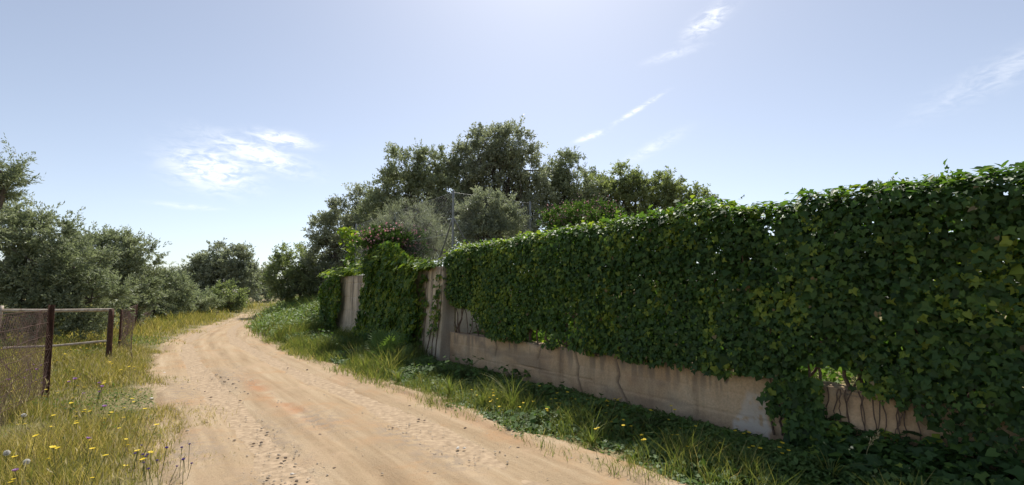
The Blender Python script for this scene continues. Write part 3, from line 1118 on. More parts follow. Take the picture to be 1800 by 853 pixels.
# front shell, inner fill, back shell, top ridge
FRONT = hedge_layer(36000, 5.20, 0.045, -1, 0.085, 0, 111)
INNER = hedge_layer(20000, 5.36, 0.08, -1, 0.085, -0.08, 112)
BACK = hedge_layer(14000, 5.62, 0.05, 1, 0.085, 0.05, 113)
n = 6500
t = r.uniform(T0H, T1H, n)
rz = np.interp(t, HT_T, HT_Z) + 0.045 * np.minimum(r.normal(size=n), 1.2) * (0.4 + fbm(t * 3, 0, seed=95)) - 0.02
ridge = (t, W(t, 5.38 + 0.13 * r.normal(size=n), rz + 0.01), unit(np.tile([0, 0, 1.0], (n, 1)) + 0.6 * rand_dirs(r, n)), 0.1)

n = 7000
r = rng_of(115)
t2 = r.uniform(T0H, T1H, n)
dz = r.random(n) ** 1.3 * 0.75
crest = (t2, W(t2, 5.40 + 0.10 * r.normal(size=n), np.interp(t2, HT_T, HT_Z) - 0.05 - dz), unit(rand_dirs(r, n) - 0.7 * ACROSS), -0.05)
kk = hedge_keep(t2, crest[1][:, 2], r) | (r.random(n) < 0.4)
crest = (t2[kk], crest[1][kk], crest[2][kk], -0.05)
hb = W(3.0, 5.4, CAP)
hedge = thing('ivy_hedge', hb, 'long thick hedge of dark green ivy on top of the low concrete wall', 'hedge')
near_cand, inner = [], []
for (t, P, out, bias), sz, dr, sd in ((FRONT, 0.060, 0.85, 1), (INNER, 0.085, 0.7, 2), (BACK, 0.088, 0.7, 3), (ridge, 0.062, 0.35, 4), (crest, 0.085, 0.7, 5)):
    r = rng_of(200 + sd)
    size = np.where(t < 3, sz * 1.0, sz * (0.92))
    if sd == 1:                                        # the largest leaves, nearest the camera, become single parts below
        near = (t > -1.2) & (t < 1.9) & (P[:, 2] > 0.75)
        pick = np.zeros(len(t), bool)
        pick[r.permutation(np.where(near)[0])[:300]] = True
        near_cand = (P[pick], out[pick])
        t, P, out = t[~pick], P[~pick], out[~pick]
        size = sz * np.ones(len(t))
    if sd in (2, 3, 5):
        inner.append(ivy_leaf_set(r, P, out, size, T_HEART, dr, bias))
        continue
    h = r.random(len(P)) < 0.65
    s_arr = size
    parts.append(ivy_leaf_set(r, P[h], out[h], s_arr[h], T_IVY, dr, bias))
    parts.append(ivy_leaf_set(r, P[~h], out[~h], s_arr[~h], T_IVY2, dr, bias))
V, F, T = join(parts)
me = mesh_uniform('foliage', V, F, {'tint': T}, False, hb)
tag(link('foliage', me, M_IVY, hedge), kind='stuff')
V, F, T = join(inner)
tag(link('inner_foliage', mesh_uniform('inner_foliage', V, F, {'tint': T}, False, hb), M_IVY, hedge), kind='stuff')
# single leaves: a few shared meshes
leafmeshes = []
for k in range(5):
    tpl = T_IVY if k % 2 == 0 else T_IVY2
    TV = tpl[0].copy()
    TV[:, 2] *= (0.6 + 0.3 * k)
    leafmeshes.append(mesh_py('leaf', TV, [tuple(f) for f in tpl[1]], tint=(0.30, 0.38, 0.46, 0.58, 0.92)[k]))
    leafmeshes[-1].materials.append(M_IVY)
r = rng_of(300)
from mathutils import Matrix
for i in range(len(near_cand[0])):
    P, o_ = near_cand[0][i], near_cand[1][i]
    nrm = unit(o_ + 0.5 * rand_dirs(r, 1)[0] + np.array([0, 0, 0.35]))
    y = np.array([0, 0, -0.85]) + 0.7 * rand_dirs(r, 1)[0]
    y = unit(y - (y @ nrm) * nrm)
    x = np.cross(y, nrm)
    s = 0.066 * (0.75 + 0.6 * r.random())
    k = int(r.choice(5, p=[0.26, 0.26, 0.24, 0.16, 0.08]))
    lo = bpy.data.objects.new('leaf', leafmeshes[k])
    COL.objects.link(lo)
    lo.parent = hedge
    P = P + ACROSS * -0.04 - hb
    lo.matrix_local = Matrix(((x[0] * s, y[0] * s, nrm[0] * s, P[0]), (x[1] * s, y[1] * s, nrm[1] * s, P[1]), (x[2] * s, y[2] * s, nrm[2] * s, P[2]), (0, 0, 0, 1)))
# withered leaves caught in the hedge
r = rng_of(302)
pk = r.choice(len(FRONT[0]), 150, replace=False)
V, F, T = ivy_leaf_set(r, FRONT[1][pk] - 0.03 * ACROSS, FRONT[2][pk], 0.055, T_IVY2, 1.0, 0.2)
tag(link('withered_leaves', mesh_uniform('withered_leaves', V, F, {'tint': T}, False, hb), M_DRYTWIG, hedge), kind='stuff')
# shoots reaching out of the top
P, Dv = [], []
for i in range(46):
    t0 = r.uniform(-1.2, 9.4)
    c = W(t0, 5.35 + 0.1 * r.normal(), float(np.interp(t0, HT_T, HT_Z)))
    d = unit(np.array([0.5 * r.normal(), 0.5 * r.normal(), 1.0]))
    for k in range(int(r.integers(3, 8))):
        P.append(c + d * 0.028 * k + 0.012 * r.normal(size=3))
        Dv.append(d)
V, F, T = ivy_leaf_set(r, np.array(P), unit(np.array(Dv) * 0.4 + rand_dirs(r, len(P))), 0.06, T_IVY, 0.1, 0.3)
tag(link('shoots', mesh_uniform('shoots', V, F, {'tint': T}, False, hb), M_IVY, hedge), kind='stuff')
# woody stems inside
tb = Tubes()
r = rng_of(301)
for i in range(130):
    t0 = r.uniform(T0H, T1H)
    top = float(np.interp(t0, HT_T, HT_Z))
    k = 9
    zz = np.linspace(CAP - 0.05, top - 0.1 - 0.7 * r.random(), k)
    tt_ = t0 + np.cumsum(r.normal(0, 0.07, k)) + r.uniform(-0.5, 0.5) * np.linspace(0, 1, k)
    pp_ = 5.38 + np.cumsum(r.normal(0, 0.02, k))
    tb.add(W(tt_, np.clip(pp_, 5.28, 5.55), zz), np.linspace(0.011 + 0.012 * r.random(), 0.004, k), 5)
for px0, py0, px1, py1, rr in ((985, 528, 1010, 560, 0.022), (1128, 515, 1136, 538, 0.018), (960, 580, 962, 606, 0.022), (1006, 596, 1035, 612, 0.02)):
    a0, b0 = on_wall(px0, py0, 5.27)
    a1, b1 = on_wall(px1, py1, 5.27)
    tb.add(W(np.linspace(a0, a1, 6), 5.27 + 0.02 * r.normal(size=6), np.linspace(b0, b1, 6)), rr, 6)
link('stems', tb.build('stems', hb), M_VINE, hedge)


def ivy_patch(name, label, polys, p_fn, density, size, base, seed, mat=M_IVY, bulge=0.10, group=None, extra=None, stems=()):
    """ivy on an upright face: polygons in photo pixels surveyed onto the wall plane"""
    r = rng_of(seed)
    th = thing(name, base, label, 'ivy', group)
    parts = []
    for poly, dens in polys:
        pp0 = p_fn(None, None) if False else 5.1
        q = [on_wall(x, y, pp0) for x, y in poly]
        t0, t1 = min(a for a, _ in q), max(a for a, _ in q)
        z0, z1 = min(b for _, b in q), max(b for _, b in q)
        n = int((t1 - t0) * (z1 - z0) * density * dens)
        t, z = r.uniform(t0, t1, n), r.uniform(z0, z1, n)
        nz = 0.10 * (fbm(t * 4, z * 4, seed=seed) - 0.5)
        k = inside(q, t + nz, z + nz)
        k &= fbm(t * 5, z * 2.4, seed=seed + 1) > (0.30 if dens >= 1 else 0.46)
        t, z = t[k], z[k]
        b = bulge * (fbm(t * 1.7, z * 1.7, seed=seed + 2)) + 0.03 * r.normal(size=len(t))
        p = p_fn(t, z) - 0.03 - np.abs(b)
        P = W(t, p, z)
        out = np.tile(-ACROSS, (len(t), 1))
        parts.append(ivy_leaf_set(r, P, out, size, T_IVY, 0.85, 0.05))
    for P, out, sz, bias in (extra or []):
        parts.append(ivy_leaf_set(r, P, out, sz, T_IVY, 0.45, bias))
    V, F, T = join(parts)
    tag(link('foliage', mesh_uniform('foliage', V, F, {'tint': T}, False, base), mat, th), kind='stuff')
    if stems:
        tb = Tubes()
        for (x0, y0), (x1, y1) in stems:
            a0, b0 = on_wall(x0, y0, 5.1)
            a1, b1 = on_wall(x1, y1, 5.1)
            k = 10
            tt_ = np.linspace(a0, a1, k) + np.cumsum(r.normal(0, 0.02, k))
            zz = np.linspace(b0, b1, k)
            tb.add(W(tt_, p_fn(tt_, zz) - 0.012, zz), np.linspace(0.012, 0.005, k), 5)
        link('stems', tb.build('stems', base), M_VINE, th)
    return th


def tall_face(t, z):
    return 5.10 - 0.05 * smooth(1.6, 0.0, z)


def low_face(t, z):
    return np.full(np.shape(t), 5.29)


r = rng_of(401)
# far-end drape
bs = W(on_wall(588, 600, 5.1)[0], 5.0, 0)
n = 900
tt_ = r.uniform(on_wall(612, 500, 5.1)[0], on_wall(572, 500, 5.1)[0], n)
ex = [(W(tt_, 5.2 + 0.16 * r.normal(size=n), 2.10 + 0.13 * np.abs(r.normal(size=n))), unit(np.tile([0, 0, 1.0], (n, 1)) - 0.5 * ACROSS), 0.12, 0.3)]
ivy_patch('ivy_drape', 'ivy trailing down the far end of the tall wall, next to bare concrete', [([(572, 505), (584, 486), (606, 486), (607, 520), (604, 560), (600, 605), (578, 612)], 1.1)], tall_face, 520, 0.115, bs, 402, extra=ex, bulge=0.30)
# main curtain
bs = W(on_wall(685, 620, 5.0)[0], 4.8, 0)
n = 2300
tt_ = r.uniform(on_wall(765, 470, 5.1)[0], on_wall(640, 480, 5.1)[0], n)
hump = np.exp(-((tt_ - on_wall(672, 470, 5.1)[0]) / 1.3) ** 2)
zz = 2.10 + 0.55 * hump * r.random(n) + 0.10 * np.abs(r.normal(size=n))
ex = [(W(tt_, 5.12 + 0.20 * r.normal(size=n), zz), unit(np.tile([0, 0, 0.8], (n, 1)) - 0.7 * ACROSS), 0.125, 0.22)]
ivy_patch('ivy_curtain', 'broad thick curtain of ivy hanging over the middle of the tall wall', [([(650, 470), (660, 432), (706, 425), (748, 468), (746, 520), (742, 600), (728, 648), (640, 645), (640, 590), (646, 530)], 1.5)], tall_face, 560, 0.12, bs, 403, extra=ex, bulge=0.34)
# strands on the pillar end
bs = W(on_wall(762, 630, 4.9)[0], 4.9, 0)
ivy_patch('ivy_strands', 'thin straggling ivy strands climbing the pale end of the tall wall', [([(742, 500), (752, 480), (756, 540), (752, 610), (742, 640), (732, 640), (738, 560)], 0.9), ([(766, 520), (774, 480), (778, 478), (776, 560), (770, 620), (756, 640), (752, 610), (762, 570)], 0.9)],
          tall_face, 560, 0.085, bs, 404, bulge=0.06, stems=[((745, 640), (750, 478)), ((760, 640), (776, 472)), ((750, 636), (770, 520)), ((770, 630), (779, 500))])
# ivy on the fence post
bs = lp + [0, 0, 2.0]
n = 420
zz = 2.0 + 1.9 * r.random(n)
P = lp + np.stack([0.16 * r.normal(size=n) - 0.10, 0.16 * r.normal(size=n), zz], 1)
P2 = W(tL - r.uniform(0, 0.9, 130), 5.3 + 0.1 * r.normal(size=130), 3.55 + 0.35 * r.random(130))
pv = thing('climbing_ivy', bs, 'bright ivy climbing the far galvanised post of the chain-link fence', 'ivy')
parts = [ivy_leaf_set(r, P, rand_dirs(r, n), 0.13, T_IVY, 0.6, 0.18), ivy_leaf_set(r, P2, rand_dirs(r, 130), 0.12, T_IVY, 0.6, 0.25)]
V, F, T = join(parts)
tag(link('foliage', mesh_uniform('foliage', V, F, {'tint': T}, False, bs), M_IVY, pv), kind='stuff')
# ivy spilling over the low wall
bs = W(on_wall(1395, 770, 5.1)[0], 5.1, 0)
ivy_patch('ivy_spill', 'bushy ivy clump spilling over the low wall beside the whitewashed patch', [([(1352, 650), (1430, 662), (1440, 700), (1450, 790), (1385, 800), (1378, 740), (1362, 690)], 1.3), ([(1335, 690), (1352, 660), (1364, 690), (1368, 760), (1350, 735)], 0.7)],
          low_face, 1500, 0.072, bs, 405, bulge=0.26, stems=[((1345, 770), (1342, 665)), ((1356, 770), (1352, 662))])
# ground ivy at the foot of the wall, towards the camera side
n = 6500
r = rng_of(406)
t = r.uniform(-3.5, on_wall(1440, 760, 5.0)[0], n)
p = 5.28 - np.abs(r.normal(0, 0.42, n))
hgt = (0.30 * np.exp(-((5.28 - p) / 0.55) ** 2) * (0.35 + 1.0 * fbm(t * 1.3, 4.0, seed=407)) + 0.05)
zz = hgt * (0.35 + 0.65 * r.random(n)) + 0.02
P = W(t, p, zz)
out = unit(-ACROSS * 0.5 + np.array([0, 0, 0.9]) + 0.4 * rand_dirs(r, n))
bs = W(0.8, 5.0, 0)
gi = thing('ground_ivy', bs, 'dark ivy creeping over the ground along the foot of the low wall', 'ivy')
V, F, T = ivy_leaf_set(r, P, out, 0.075, T_IVY, 0.3, 0.0)
tag(link('foliage', mesh_uniform('foliage', V, F, {'tint': T}, False, bs), M_IVY, gi), kind='stuff')
tb = Tubes()
for i in range(15):                                    # bare runners clinging to the wall
    px = r.uniform(1455, 1620)
    a0, b0 = on_wall(px, 690 + (px - 1450) * 0.18, 5.29)
    k = 9
    tt_ = a0 + np.cumsum(r.normal(0, 0.011, k))
    tb.add(W(tt_, 5.278 + 0.006 * r.normal(size=k), np.linspace(0.66, 0.30 - 0.2 * r.random(), k)), np.linspace(0.007, 0.003, k), 5)
link('bare_runners', tb.build('bare_runners', bs), M_VINE, gi)


# ------------------------------------------------------------------ trees and shrubs
def crown_leaves(r, lobes, rc, L, Wd, lai, spiky=0.35, up=0.35, tint0=0.45, template=T_OVAL, shell=0.5):
    C, Rc, O = [], [], []
    for c, rad in lobes:
        c, rad = np.array(c, float), np.array(rad, float)
        A = 4 * math.pi * (((rad[0] * rad[1]) ** 1.6 + (rad[0] * rad[2]) ** 1.6 + (rad[1] * rad[2]) ** 1.6) / 3) ** (1 / 1.6)
        n = max(8, int(A / (math.pi * rc * rc) * 1.25))
        d = rand_dirs(r, n)
        k = shell + (1 - shell) * r.random(n) ** 0.6
        k = k * (0.82 + 0.36 * vnoise(d[:, 0] * 2.3 + c[0], d[:, 1] * 2.3 + c[1], d[:, 2] * 2.3, seed=5))
        C.append(c + d * rad * k[:, None])
        O.append(d)
        Rc.append(rc * (0.65 + 0.7 * r.random(n)))
    C, O, Rc = np.concatenate(C), np.concatenate(O), np.concatenate(Rc)
    # drop clumps deep inside another lobe: nobody sees them
    keep = np.ones(len(C), bool)
    for c, rad in lobes:
        keep &= ~((((C - np.array(c)) / np.array(rad)) ** 2).sum(1) < 0.14)
    C, O, Rc = C[keep], O[keep], Rc[keep]
    per = np.maximum(8, (lai * math.pi * Rc ** 2 / (0.5 * L * Wd)).astype(int))
    ci = np.repeat(np.arange(len(C)), per)
    N = len(ci)
    tw_n = 9
    twd = unit(rand_dirs(r, len(C) * tw_n) + 0.55 * np.repeat(O, tw_n, 0) + np.array([0, 0, up])).reshape(len(C), tw_n, 3)
    twl = (0.75 + spiky * r.random((len(C), tw_n)) ** 2 * 2.2)
    wi = r.integers(0, tw_n, N)
    along = r.random(N) ** 0.7
    d = twd[ci, wi]
    P = C[ci] + d * (along * twl[ci, wi] * Rc[ci])[:, None] + rand_dirs(r, N) * (0.16 * Rc[ci])[:, None]
    y = unit(d * 0.9 + 0.8 * rand_dirs(r, N))
    nrm = unit(rand_dirs(r, N) + np.array([0, 0, 0.5]))
    ctint = 0.15 * r.normal(size=len(C))
    tint = np.clip(tint0 + ctint[ci] + 0.16 * r.normal(size=N), 0, 1)
    sz = 0.7 + 0.6 * r.random(N)
    return scatter_leaves(P, y, nrm, L * sz, Wd * sz, template, tint), C


def px_lobes(Y, L):
    """lobes (px, py, rx, ry[, depth shift]) of a crown surveyed at distance Y"""
    out = []
    for q in L:
        dy = q[4] if len(q) > 4 else 0.0
        c = at_depth(q[0], q[1], Y + dy)
        s = (Y + dy) / FPX
        rx, rz = q[2] * s, q[3] * s
        out.append((c, (rx, (rx + rz) / 2 * 0.95, rz)))
    return out


NTRI = [0]


def tree(name, label, Y, L, mat, seed, rc=0.32, leaf=(0.10, 0.042), lai=1.7, cat='tree', group=None, trunk=True, base_px=None, spiky=0.35, up=0.35, tint0=0.45, shell=0.5, flowers=None, limbs=14, ground=None):
    r = rng_of(seed)
    lobes = px_lobes(Y, L)
    main = np.mean([c for c, _ in lobes], axis=0) if base_px is None else at_depth(base_px, 500, Y)
    gz0 = float(ground_z(np.array([main[0]]), np.array([main[1]]))[0]) if ground is None else ground
    base = np.array([main[0], main[1], gz0])
    th = thing(name, base, label, cat, group)
    (V, F, T), C = crown_leaves(r, lobes, rc, leaf[0], leaf[1], lai, spiky, up, tint0, shell=shell)
    NTRI[0] += len(F) * 2
    cr = link('crown', mesh_uniform('crown', V, F, {'tint': T}, False, base), mat, th)
    tb = Tubes()
    zc = np.mean([c[2] for c, _ in lobes])
    fork = base + np.array([0, 0, max(0.35, (zc - gz0) * 0.45)])
    R0 = 0.045 + 0.03 * (zc - gz0)
    if trunk:
        k = 6
        q = base + (fork - base) * np.linspace(0, 1, k)[:, None] + np.c_[r.normal(0, 0.04, (k, 2)), np.zeros(k)] * np.linspace(0, 1, k)[:, None]
        q[0, 2] -= 0.15
        tb.add(q, np.linspace(R0 * 1.35, R0 * 0.8, k), 7)
        fork = q[-1]
    for c, rad in lobes:
        k = 6
        u = np.linspace(0, 1, k)[:, None]
        mid = (fork + c) / 2 + np.array([0, 0, -0.15 * np.linalg.norm(c - fork)])
        q = (1 - u) ** 2 * fork + 2 * u * (1 - u) * mid + u ** 2 * c + np.c_[r.normal(0, 0.05, (k, 3))] * u * (1 - u) * 3
        tb.add(q, np.linspace(R0 * 0.6, R0 * 0.22, k), 6)
        near = np.argsort(((C - c) ** 2).sum(1))[:400]
        for j in r.choice(near, min(limbs, len(near)), replace=False):
            e = C[j]
            k2 = 5
            st = q[r.integers(2, k)]
            u2 = np.linspace(0, 1, k2)[:, None]
            m2 = (st + e) / 2 + r.normal(0, 0.12, 3)
            tb.add((1 - u2) ** 2 * st + 2 * u2 * (1 - u2) * m2 + u2 ** 2 * e, np.linspace(R0 * 0.22, 0.006, k2), 4)
    link('trunk' if trunk else 'branches', tb.build('trunk', base), M_BARK, th)
    if flowers:
        fm, nfl, fs = flowers
        sel = r.integers(0, len(C), nfl)
        P = C[sel] + rand_dirs(r, nfl) * rc * 1.1 + np.array([0, -0.16, 0.16])
        V, F, T = scatter_leaves(P, rand_dirs(r, nfl), rand_dirs(r, nfl), fs, fs, T_OVAL, r.random(nfl))
        tag(link('blossoms', mesh_uniform('blossoms', V, F, {'tint': T}, False, base), fm, th), kind='stuff')
    return th


GB = 'trees behind the garden wall'
tree('evergreen_tree', 'tallest dark evergreen tree, rising behind the braced fence post and ivy hedge', 25.0,
     [(862, 262, 44, 44), (838, 285, 40, 40), (900, 262, 46, 42), (925, 300, 42, 48), (870, 320, 60, 55, 0.5), (815, 300, 30, 45), (945, 350, 32, 45), (890, 380, 60, 50, 0.8), (830, 370, 40, 50, .8), (880, 420, 80, 40, 0.3), (950, 395, 40, 34, 0.2)], M_OAK, 1001, 0.36, (0.138, 0.058), 0.92, group=GB, spiky=0.45, tint0=0.50, shell=0.42, limbs=20)
tree('evergreen_tree', 'broad olive-green tree behind the chain-link fence, just left of its corner post', 25.0,
     [(718, 300, 44, 42), (755, 300, 40, 38), (695, 340, 38, 45), (740, 350, 52, 52, 0.4), (785, 350, 34, 60), (785, 300, 24, 36), (668, 370, 30, 40), (700, 400, 45, 45, 0.6), (760, 410, 50, 45, 0.6), (725, 430, 60, 34, 0.2), (790, 390, 40, 50, 0.4)], M_OLIVE, 1002, 0.38, (0.142, 0.058), 0.95, group=GB, spiky=0.5, tint0=0.52)
tree('evergreen_tree', 'dark spreading tree overhanging the far end of the tall wall', 29.0,
     [(630, 372, 42, 36), (598, 400, 40, 36), (575, 405, 32, 26), (655, 372, 34, 34), (610, 450, 44, 46, 0.8), (650, 420, 42, 55), (590, 490, 34, 40, 1.0), (570, 450, 22, 35, 0.6)], M_OAK, 1003, 0.42, (0.145, 0.06), 1.0, group=GB, spiky=0.4, tint0=0.52)
tree('evergreen_tree', 'slender upright tree between the tallest tree and the pale rounded crowns', 26.0,
     [(1000, 300, 26, 38), (992, 345, 30, 40), (970, 320, 22, 34), (1030, 350, 24, 34), (1010, 370, 30, 35), (975, 350, 24, 40)], M_OLIVE, 1004, 0.38, (0.135, 0.058), 1.0, group=GB, spiky=0.5, tint0=0.5)
tree('evergreen_tree', 'small green tree right after the slender upright one, above the hedge', 27.0,
     [(1048, 325, 26, 32), (1060, 350, 34, 34), (1040, 370, 30, 30)], M_LIGHT, 1005, 0.40, (0.14, 0.058), 1.2, group=GB, spiky=0.35, tint0=0.32)
tree('evergreen_tree', 'rounded pale green tree above the hedge, second from its crown dip', 27.0,
     [(1098, 322, 34, 30), (1118, 345, 38, 36), (1085, 352, 34, 34)], M_LIGHT, 1006, 0.40, (0.14, 0.058), 1.2, group=GB, spiky=0.35, tint0=0.38)
tree('evergreen_tree', 'low sloping pale green tree, last of the row above the hedge', 27.0,
     [(1165, 336, 34, 30), (1195, 350, 32, 28), (1222, 358, 26, 26), (1150, 360, 34, 30)], M_LIGHT, 1007, 0.40, (0.14, 0.058), 1.2, group=GB, spiky=0.4, tint0=0.36)
tree('garden_shrub', 'rounded grey-green shrub in front of the tallest tree, beside the braced post', 12.6,
     [(858, 375, 44, 38), (835, 395, 34, 34), (885, 398, 34, 34), (860, 420, 50, 36)], M_OAK, 1008, 0.20, (0.06, 0.026), 1.35, 'shrub', spiky=0.55, tint0=0.42, up=0.7)
tree('evergreen_tree', 'rounded lighter shrub-like tree standing over the bend of the lane', 30.0,
     [(520, 468, 34, 34), (500, 490, 26, 34), (545, 490, 26, 40), (520, 510, 40, 34), (560, 505, 20, 38)], M_LIGHT, 1009, 0.36, (0.145, 0.06), 1.4, group=GB, spiky=0.55, tint0=0.26)
tree('flowering_shrub', 'pink-flowered shrub growing above the ivy curtain on the tall wall', 14.2,
     [(680, 428, 34, 22), (655, 430, 24, 22), (712, 432, 26, 24), (735, 435, 20, 20)], M_GREEN, 1010, 0.18, (0.075, 0.026), 1.1, 'shrub', trunk=False, spiky=0.6, tint0=0.35, up=0.9, flowers=(M_PINK, 420, 0.07), limbs=10)
tree('flowering_shrub', 'pinkish shrub showing over the hedge top below the slender tree', 13.0,
     [(1012, 384, 36, 20), (1048, 380, 34, 22), (985, 392, 28, 18), (1070, 385, 20, 14)], M_GREEN, 1011, 0.18, (0.06, 0.026), 1.2, 'shrub', trunk=False, spiky=0.6, tint0=0.40, up=0.7, flowers=(M_PINK, 500, 0.035), limbs=10)
tree('twiggy_shrub', 'thin twiggy shrub behind the chain-link mesh', 14.8,
     [(700, 395, 34, 34), (735, 400, 30, 34), (768, 420, 26, 40), (720, 430, 50, 30)], M_OAK, 1012, 0.22, (0.13, 0.010), 0.30, 'shrub', trunk=False, spiky=0.8, tint0=0.5, up=0.9, limbs=26)
tree('evergreen_tree', 'small treetop barely showing over the hedge in mid run', 15.0,
     [(1550, 342, 26, 20), (1535, 350, 20, 16), (1572, 352, 20, 18)], M_OLIVE, 1013, 0.2, (0.07, 0.03), 1.4, spiky=0.5, group=GB)
tree('evergreen_tree', 'tiny treetop tip poking over the hedge near its tall end', 15.0,
     [(1655, 328, 14, 15), (1640, 335, 12, 12)], M_OLIVE, 1014, 0.16, (0.07, 0.03), 1.4, spiky=0.5, group=GB)

GL = 'trees on the far side of the netting fence'
tree('olive_tree', 'olive branch tips reaching in at the picture edge, high above the fence', 8.2,
     [(-75, 320, 46, 46), (-95, 380, 55, 60), (2, 302, 26, 14), (14, 318, 18, 6), (-10, 345, 14, 5), (-85, 300, 38, 40)], M_OLIVE, 1101, 0.2, (0.062, 0.016), 0.75, group=GL, spiky=0.9, tint0=0.45, base_px=-75, limbs=16)
tree('olive_tree', 'large bushy olive tree right behind the rusty netting and gate', 12.8,
     [(40, 425, 60, 46), (90, 425, 44, 38), (20, 470, 60, 55), (80, 490, 66, 56), (130, 470, 44, 50), (30, 540, 70, 46), (110, 545, 70, 40), (18, 400, 30, 20), (160, 530, 44, 48), (55, 385, 24, 8)], M_OLIVE, 1102, 0.26, (0.082, 0.029), 1.15, group=GL, spiky=0.7, tint0=0.45, limbs=10)
tree('olive_tree', 'rounded grey-green olive tree above the gate post', 19.0,
     [(180, 445, 38, 34), (215, 440, 34, 28), (232, 460, 28, 32), (190, 490, 50, 42), (235, 500, 32, 44), (160, 450, 32, 34), (205, 535, 54, 32)], M_OLIVE, 1103, 0.32, (0.11, 0.041), 1.25, group=GL, spiky=0.6, tint0=0.48)
tree('olive_tree', 'smaller pale olive tree between the gate post olive and the dark tree', 27.0,
     [(282, 500, 26, 24), (262, 512, 22, 30), (302, 515, 26, 28), (280, 535, 44, 24), (248, 530, 20, 26)], M_OLIVE, 1104, 0.36, (0.13, 0.05), 1.4, group=GL, spiky=0.5, tint0=0.52)
tree('olive_tree', 'low olive bush by the verge where the netting fence ends', 31.0,
     [(335, 530, 30, 22), (315, 540, 26, 18), (360, 538, 22, 16)], M_OLIVE, 1105, 0.36, (0.14, 0.055), 1.4, 'bush', group=None, spiky=0.5, tint0=0.50, trunk=False)
tree('evergreen_tree', 'dark broad-crowned tree on the far side of the bend in the lane', 44.0,
     [(395, 460, 34, 26), (420, 462, 26, 26), (365, 480, 30, 30), (400, 495, 46, 34), (345, 495, 22, 30), (435, 490, 20, 26), (350, 470, 14, 16)], M_OAK, 1106, 0.55, (0.23, 0.10), 1.5, group=GL, spiky=0.5, tint0=0.42)
tree('olive_bush', 'rounded olive bush beside the lane, below the dark broad-crowned tree', 35.0,
     [(395, 522, 26, 20), (410, 532, 18, 18), (378, 532, 18, 14)], M_LIGHT, 1107, 0.4, (0.15, 0.06), 1.5, 'bush', spiky=0.5, tint0=0.30, trunk=False)
tree('evergreen_tree', 'dim distant tree straight above the end of the visible lane', 62.0,
     [(450, 492, 20, 22), (465, 485, 13, 16), (462, 510, 20, 20), (440, 508, 18, 20)], M_OAK, 1108, 0.7, (0.26, 0.11), 1.7, group=GL, spiky=0.6, tint0=0.5)
tree('evergreen_tree', 'faint treetop between the pale olive and the dark broad tree', 58.0,
     [(315, 492, 22, 14), (330, 490, 14, 14), (300, 505, 24, 18), (272, 488, 16, 12)], M_OAK, 1109, 0.7, (0.24, 0.10), 1.6, group=GL, spiky=0.5, tint0=0.55)


# ------------------------------------------------------------------ grass and weeds
def blades(r, P, h, w, lean, tint, curl=0.5):
    """grass blades: three levels, two quads each"""
    n = len(P)
    az = r.uniform(0, 2 * math.pi, n)
    side = np.stack([np.cos(az), np.sin(az), np.zeros(n)], 1)
    az2 = r.uniform(0, 2 * math.pi, n)
    ld = np.stack([np.cos(az2), np.sin(az2), np.zeros(n)], 1) * (lean * (0.3 + r.random(n)))[:, None]
    h = np.broadcast_to(h, (n,))[:, None]
    w = np.broadcast_to(w, (n,))[:, None]
    up = np.array([0, 0, 1.0])
    L = []
    for k, wk in ((0, 1.0), (0.5, 0.85), (1.0, 0.12)):
        c = P + h * (k * up * (1 - curl * 0.25 * k) + ld * k ** 1.7)
        L += [c - side * w * wk * 0.5, c + side * w * wk * 0.5]
    V = np.stack(L, 1).reshape(-1, 3)
    i = (np.arange(n) * 6)[:, None]
    F = np.concatenate([i + np.array([[0, 1, 3, 2]]), i + np.array([[2, 3, 5, 4]])])
    return V, F, np.repeat(np.broadcast_to(tint, (n,)), 6)


def field(r, n, tlo, thi, plo, phi):
    t, p = r.uniform(tlo, thi, n), r.uniform(plo, phi, n)
    q = W(t, p)
    return q[:, 0], q[:, 1], t, p


def in_view(x, y, m=0.06):
    return (y > 1.5) & (np.abs(x) < (900 / FPX + m) * y + 0.5)


def finish(name, parts, mat, label=None):
    V, F, T = join(parts)
    NTRI[0] += len(F) * 2
    o = link(name, mesh_uniform(name, V, F, {'tint': T}), mat)
    tag(o, label, 'grass' if 'grass' in name else 'plants', kind='stuff')
    return o


r = rng_of(2001)
# verge on the fence side
parts = []
for (n, t0, t1, p0, p1, hh, ww) in ((135000, -1, 9, -6.5, 0.9, 0.20, 0.0055), (80000, 9, 16, -9, 1.0, 0.26, 0.009), (42000, 16, 34, -12, 5, 0.34, 0.018), (12000, 34, 60, -14, 16, 0.4, 0.035)):
    x, y, t, p = field(r, n, t0, t1, p0, p1)
    k = in_view(x, y)
    x, y, t, p = x[k], y[k], t[k], p[k]
    off, hw = road_off(x, y)
    e = -off - hw
    clump = fbm(x * 1.3, y * 1.3, seed=501)
    fineC = fbm(x * 5, y * 5, seed=502)
    dens = smooth(-0.42, 0.45, e + (clump - 0.5) * 1.5) * smooth(0.22, 0.5, fineC + 0.25 * smooth(0.5, 1.5, e))
    k = (off < 0) & (r.random(len(x)) < dens)
    x, y, e, clump, t = x[k], y[k], e[k], clump[k], t[k]
    z = ground_z(x, y)
    h = 0.80 * hh * (0.30 + 0.80 * smooth(-0.1, 1.3, e)) * (0.25 + 1.5 * smooth(0.25, 0.75, clump)) * (0.6 + 0.7 * r.random(len(x)))
    tint = np.clip(0.38 + 0.9 * (clump - 0.5) + 0.28 * r.normal(size=len(x)) + 0.15 * (fbm(x * 0.5, y * 0.5, seed=503) - 0.5) - 0.22 * smooth(1.6, 3.2, e), 0, 1)
    parts.append(blades(r, np.stack([x, y, z - 0.01], 1), h, ww, 0.55, tint))
finish('meadow_grass', parts, M_GRASS_L, 'yellow-green meadow grass along the fence side of the lane')

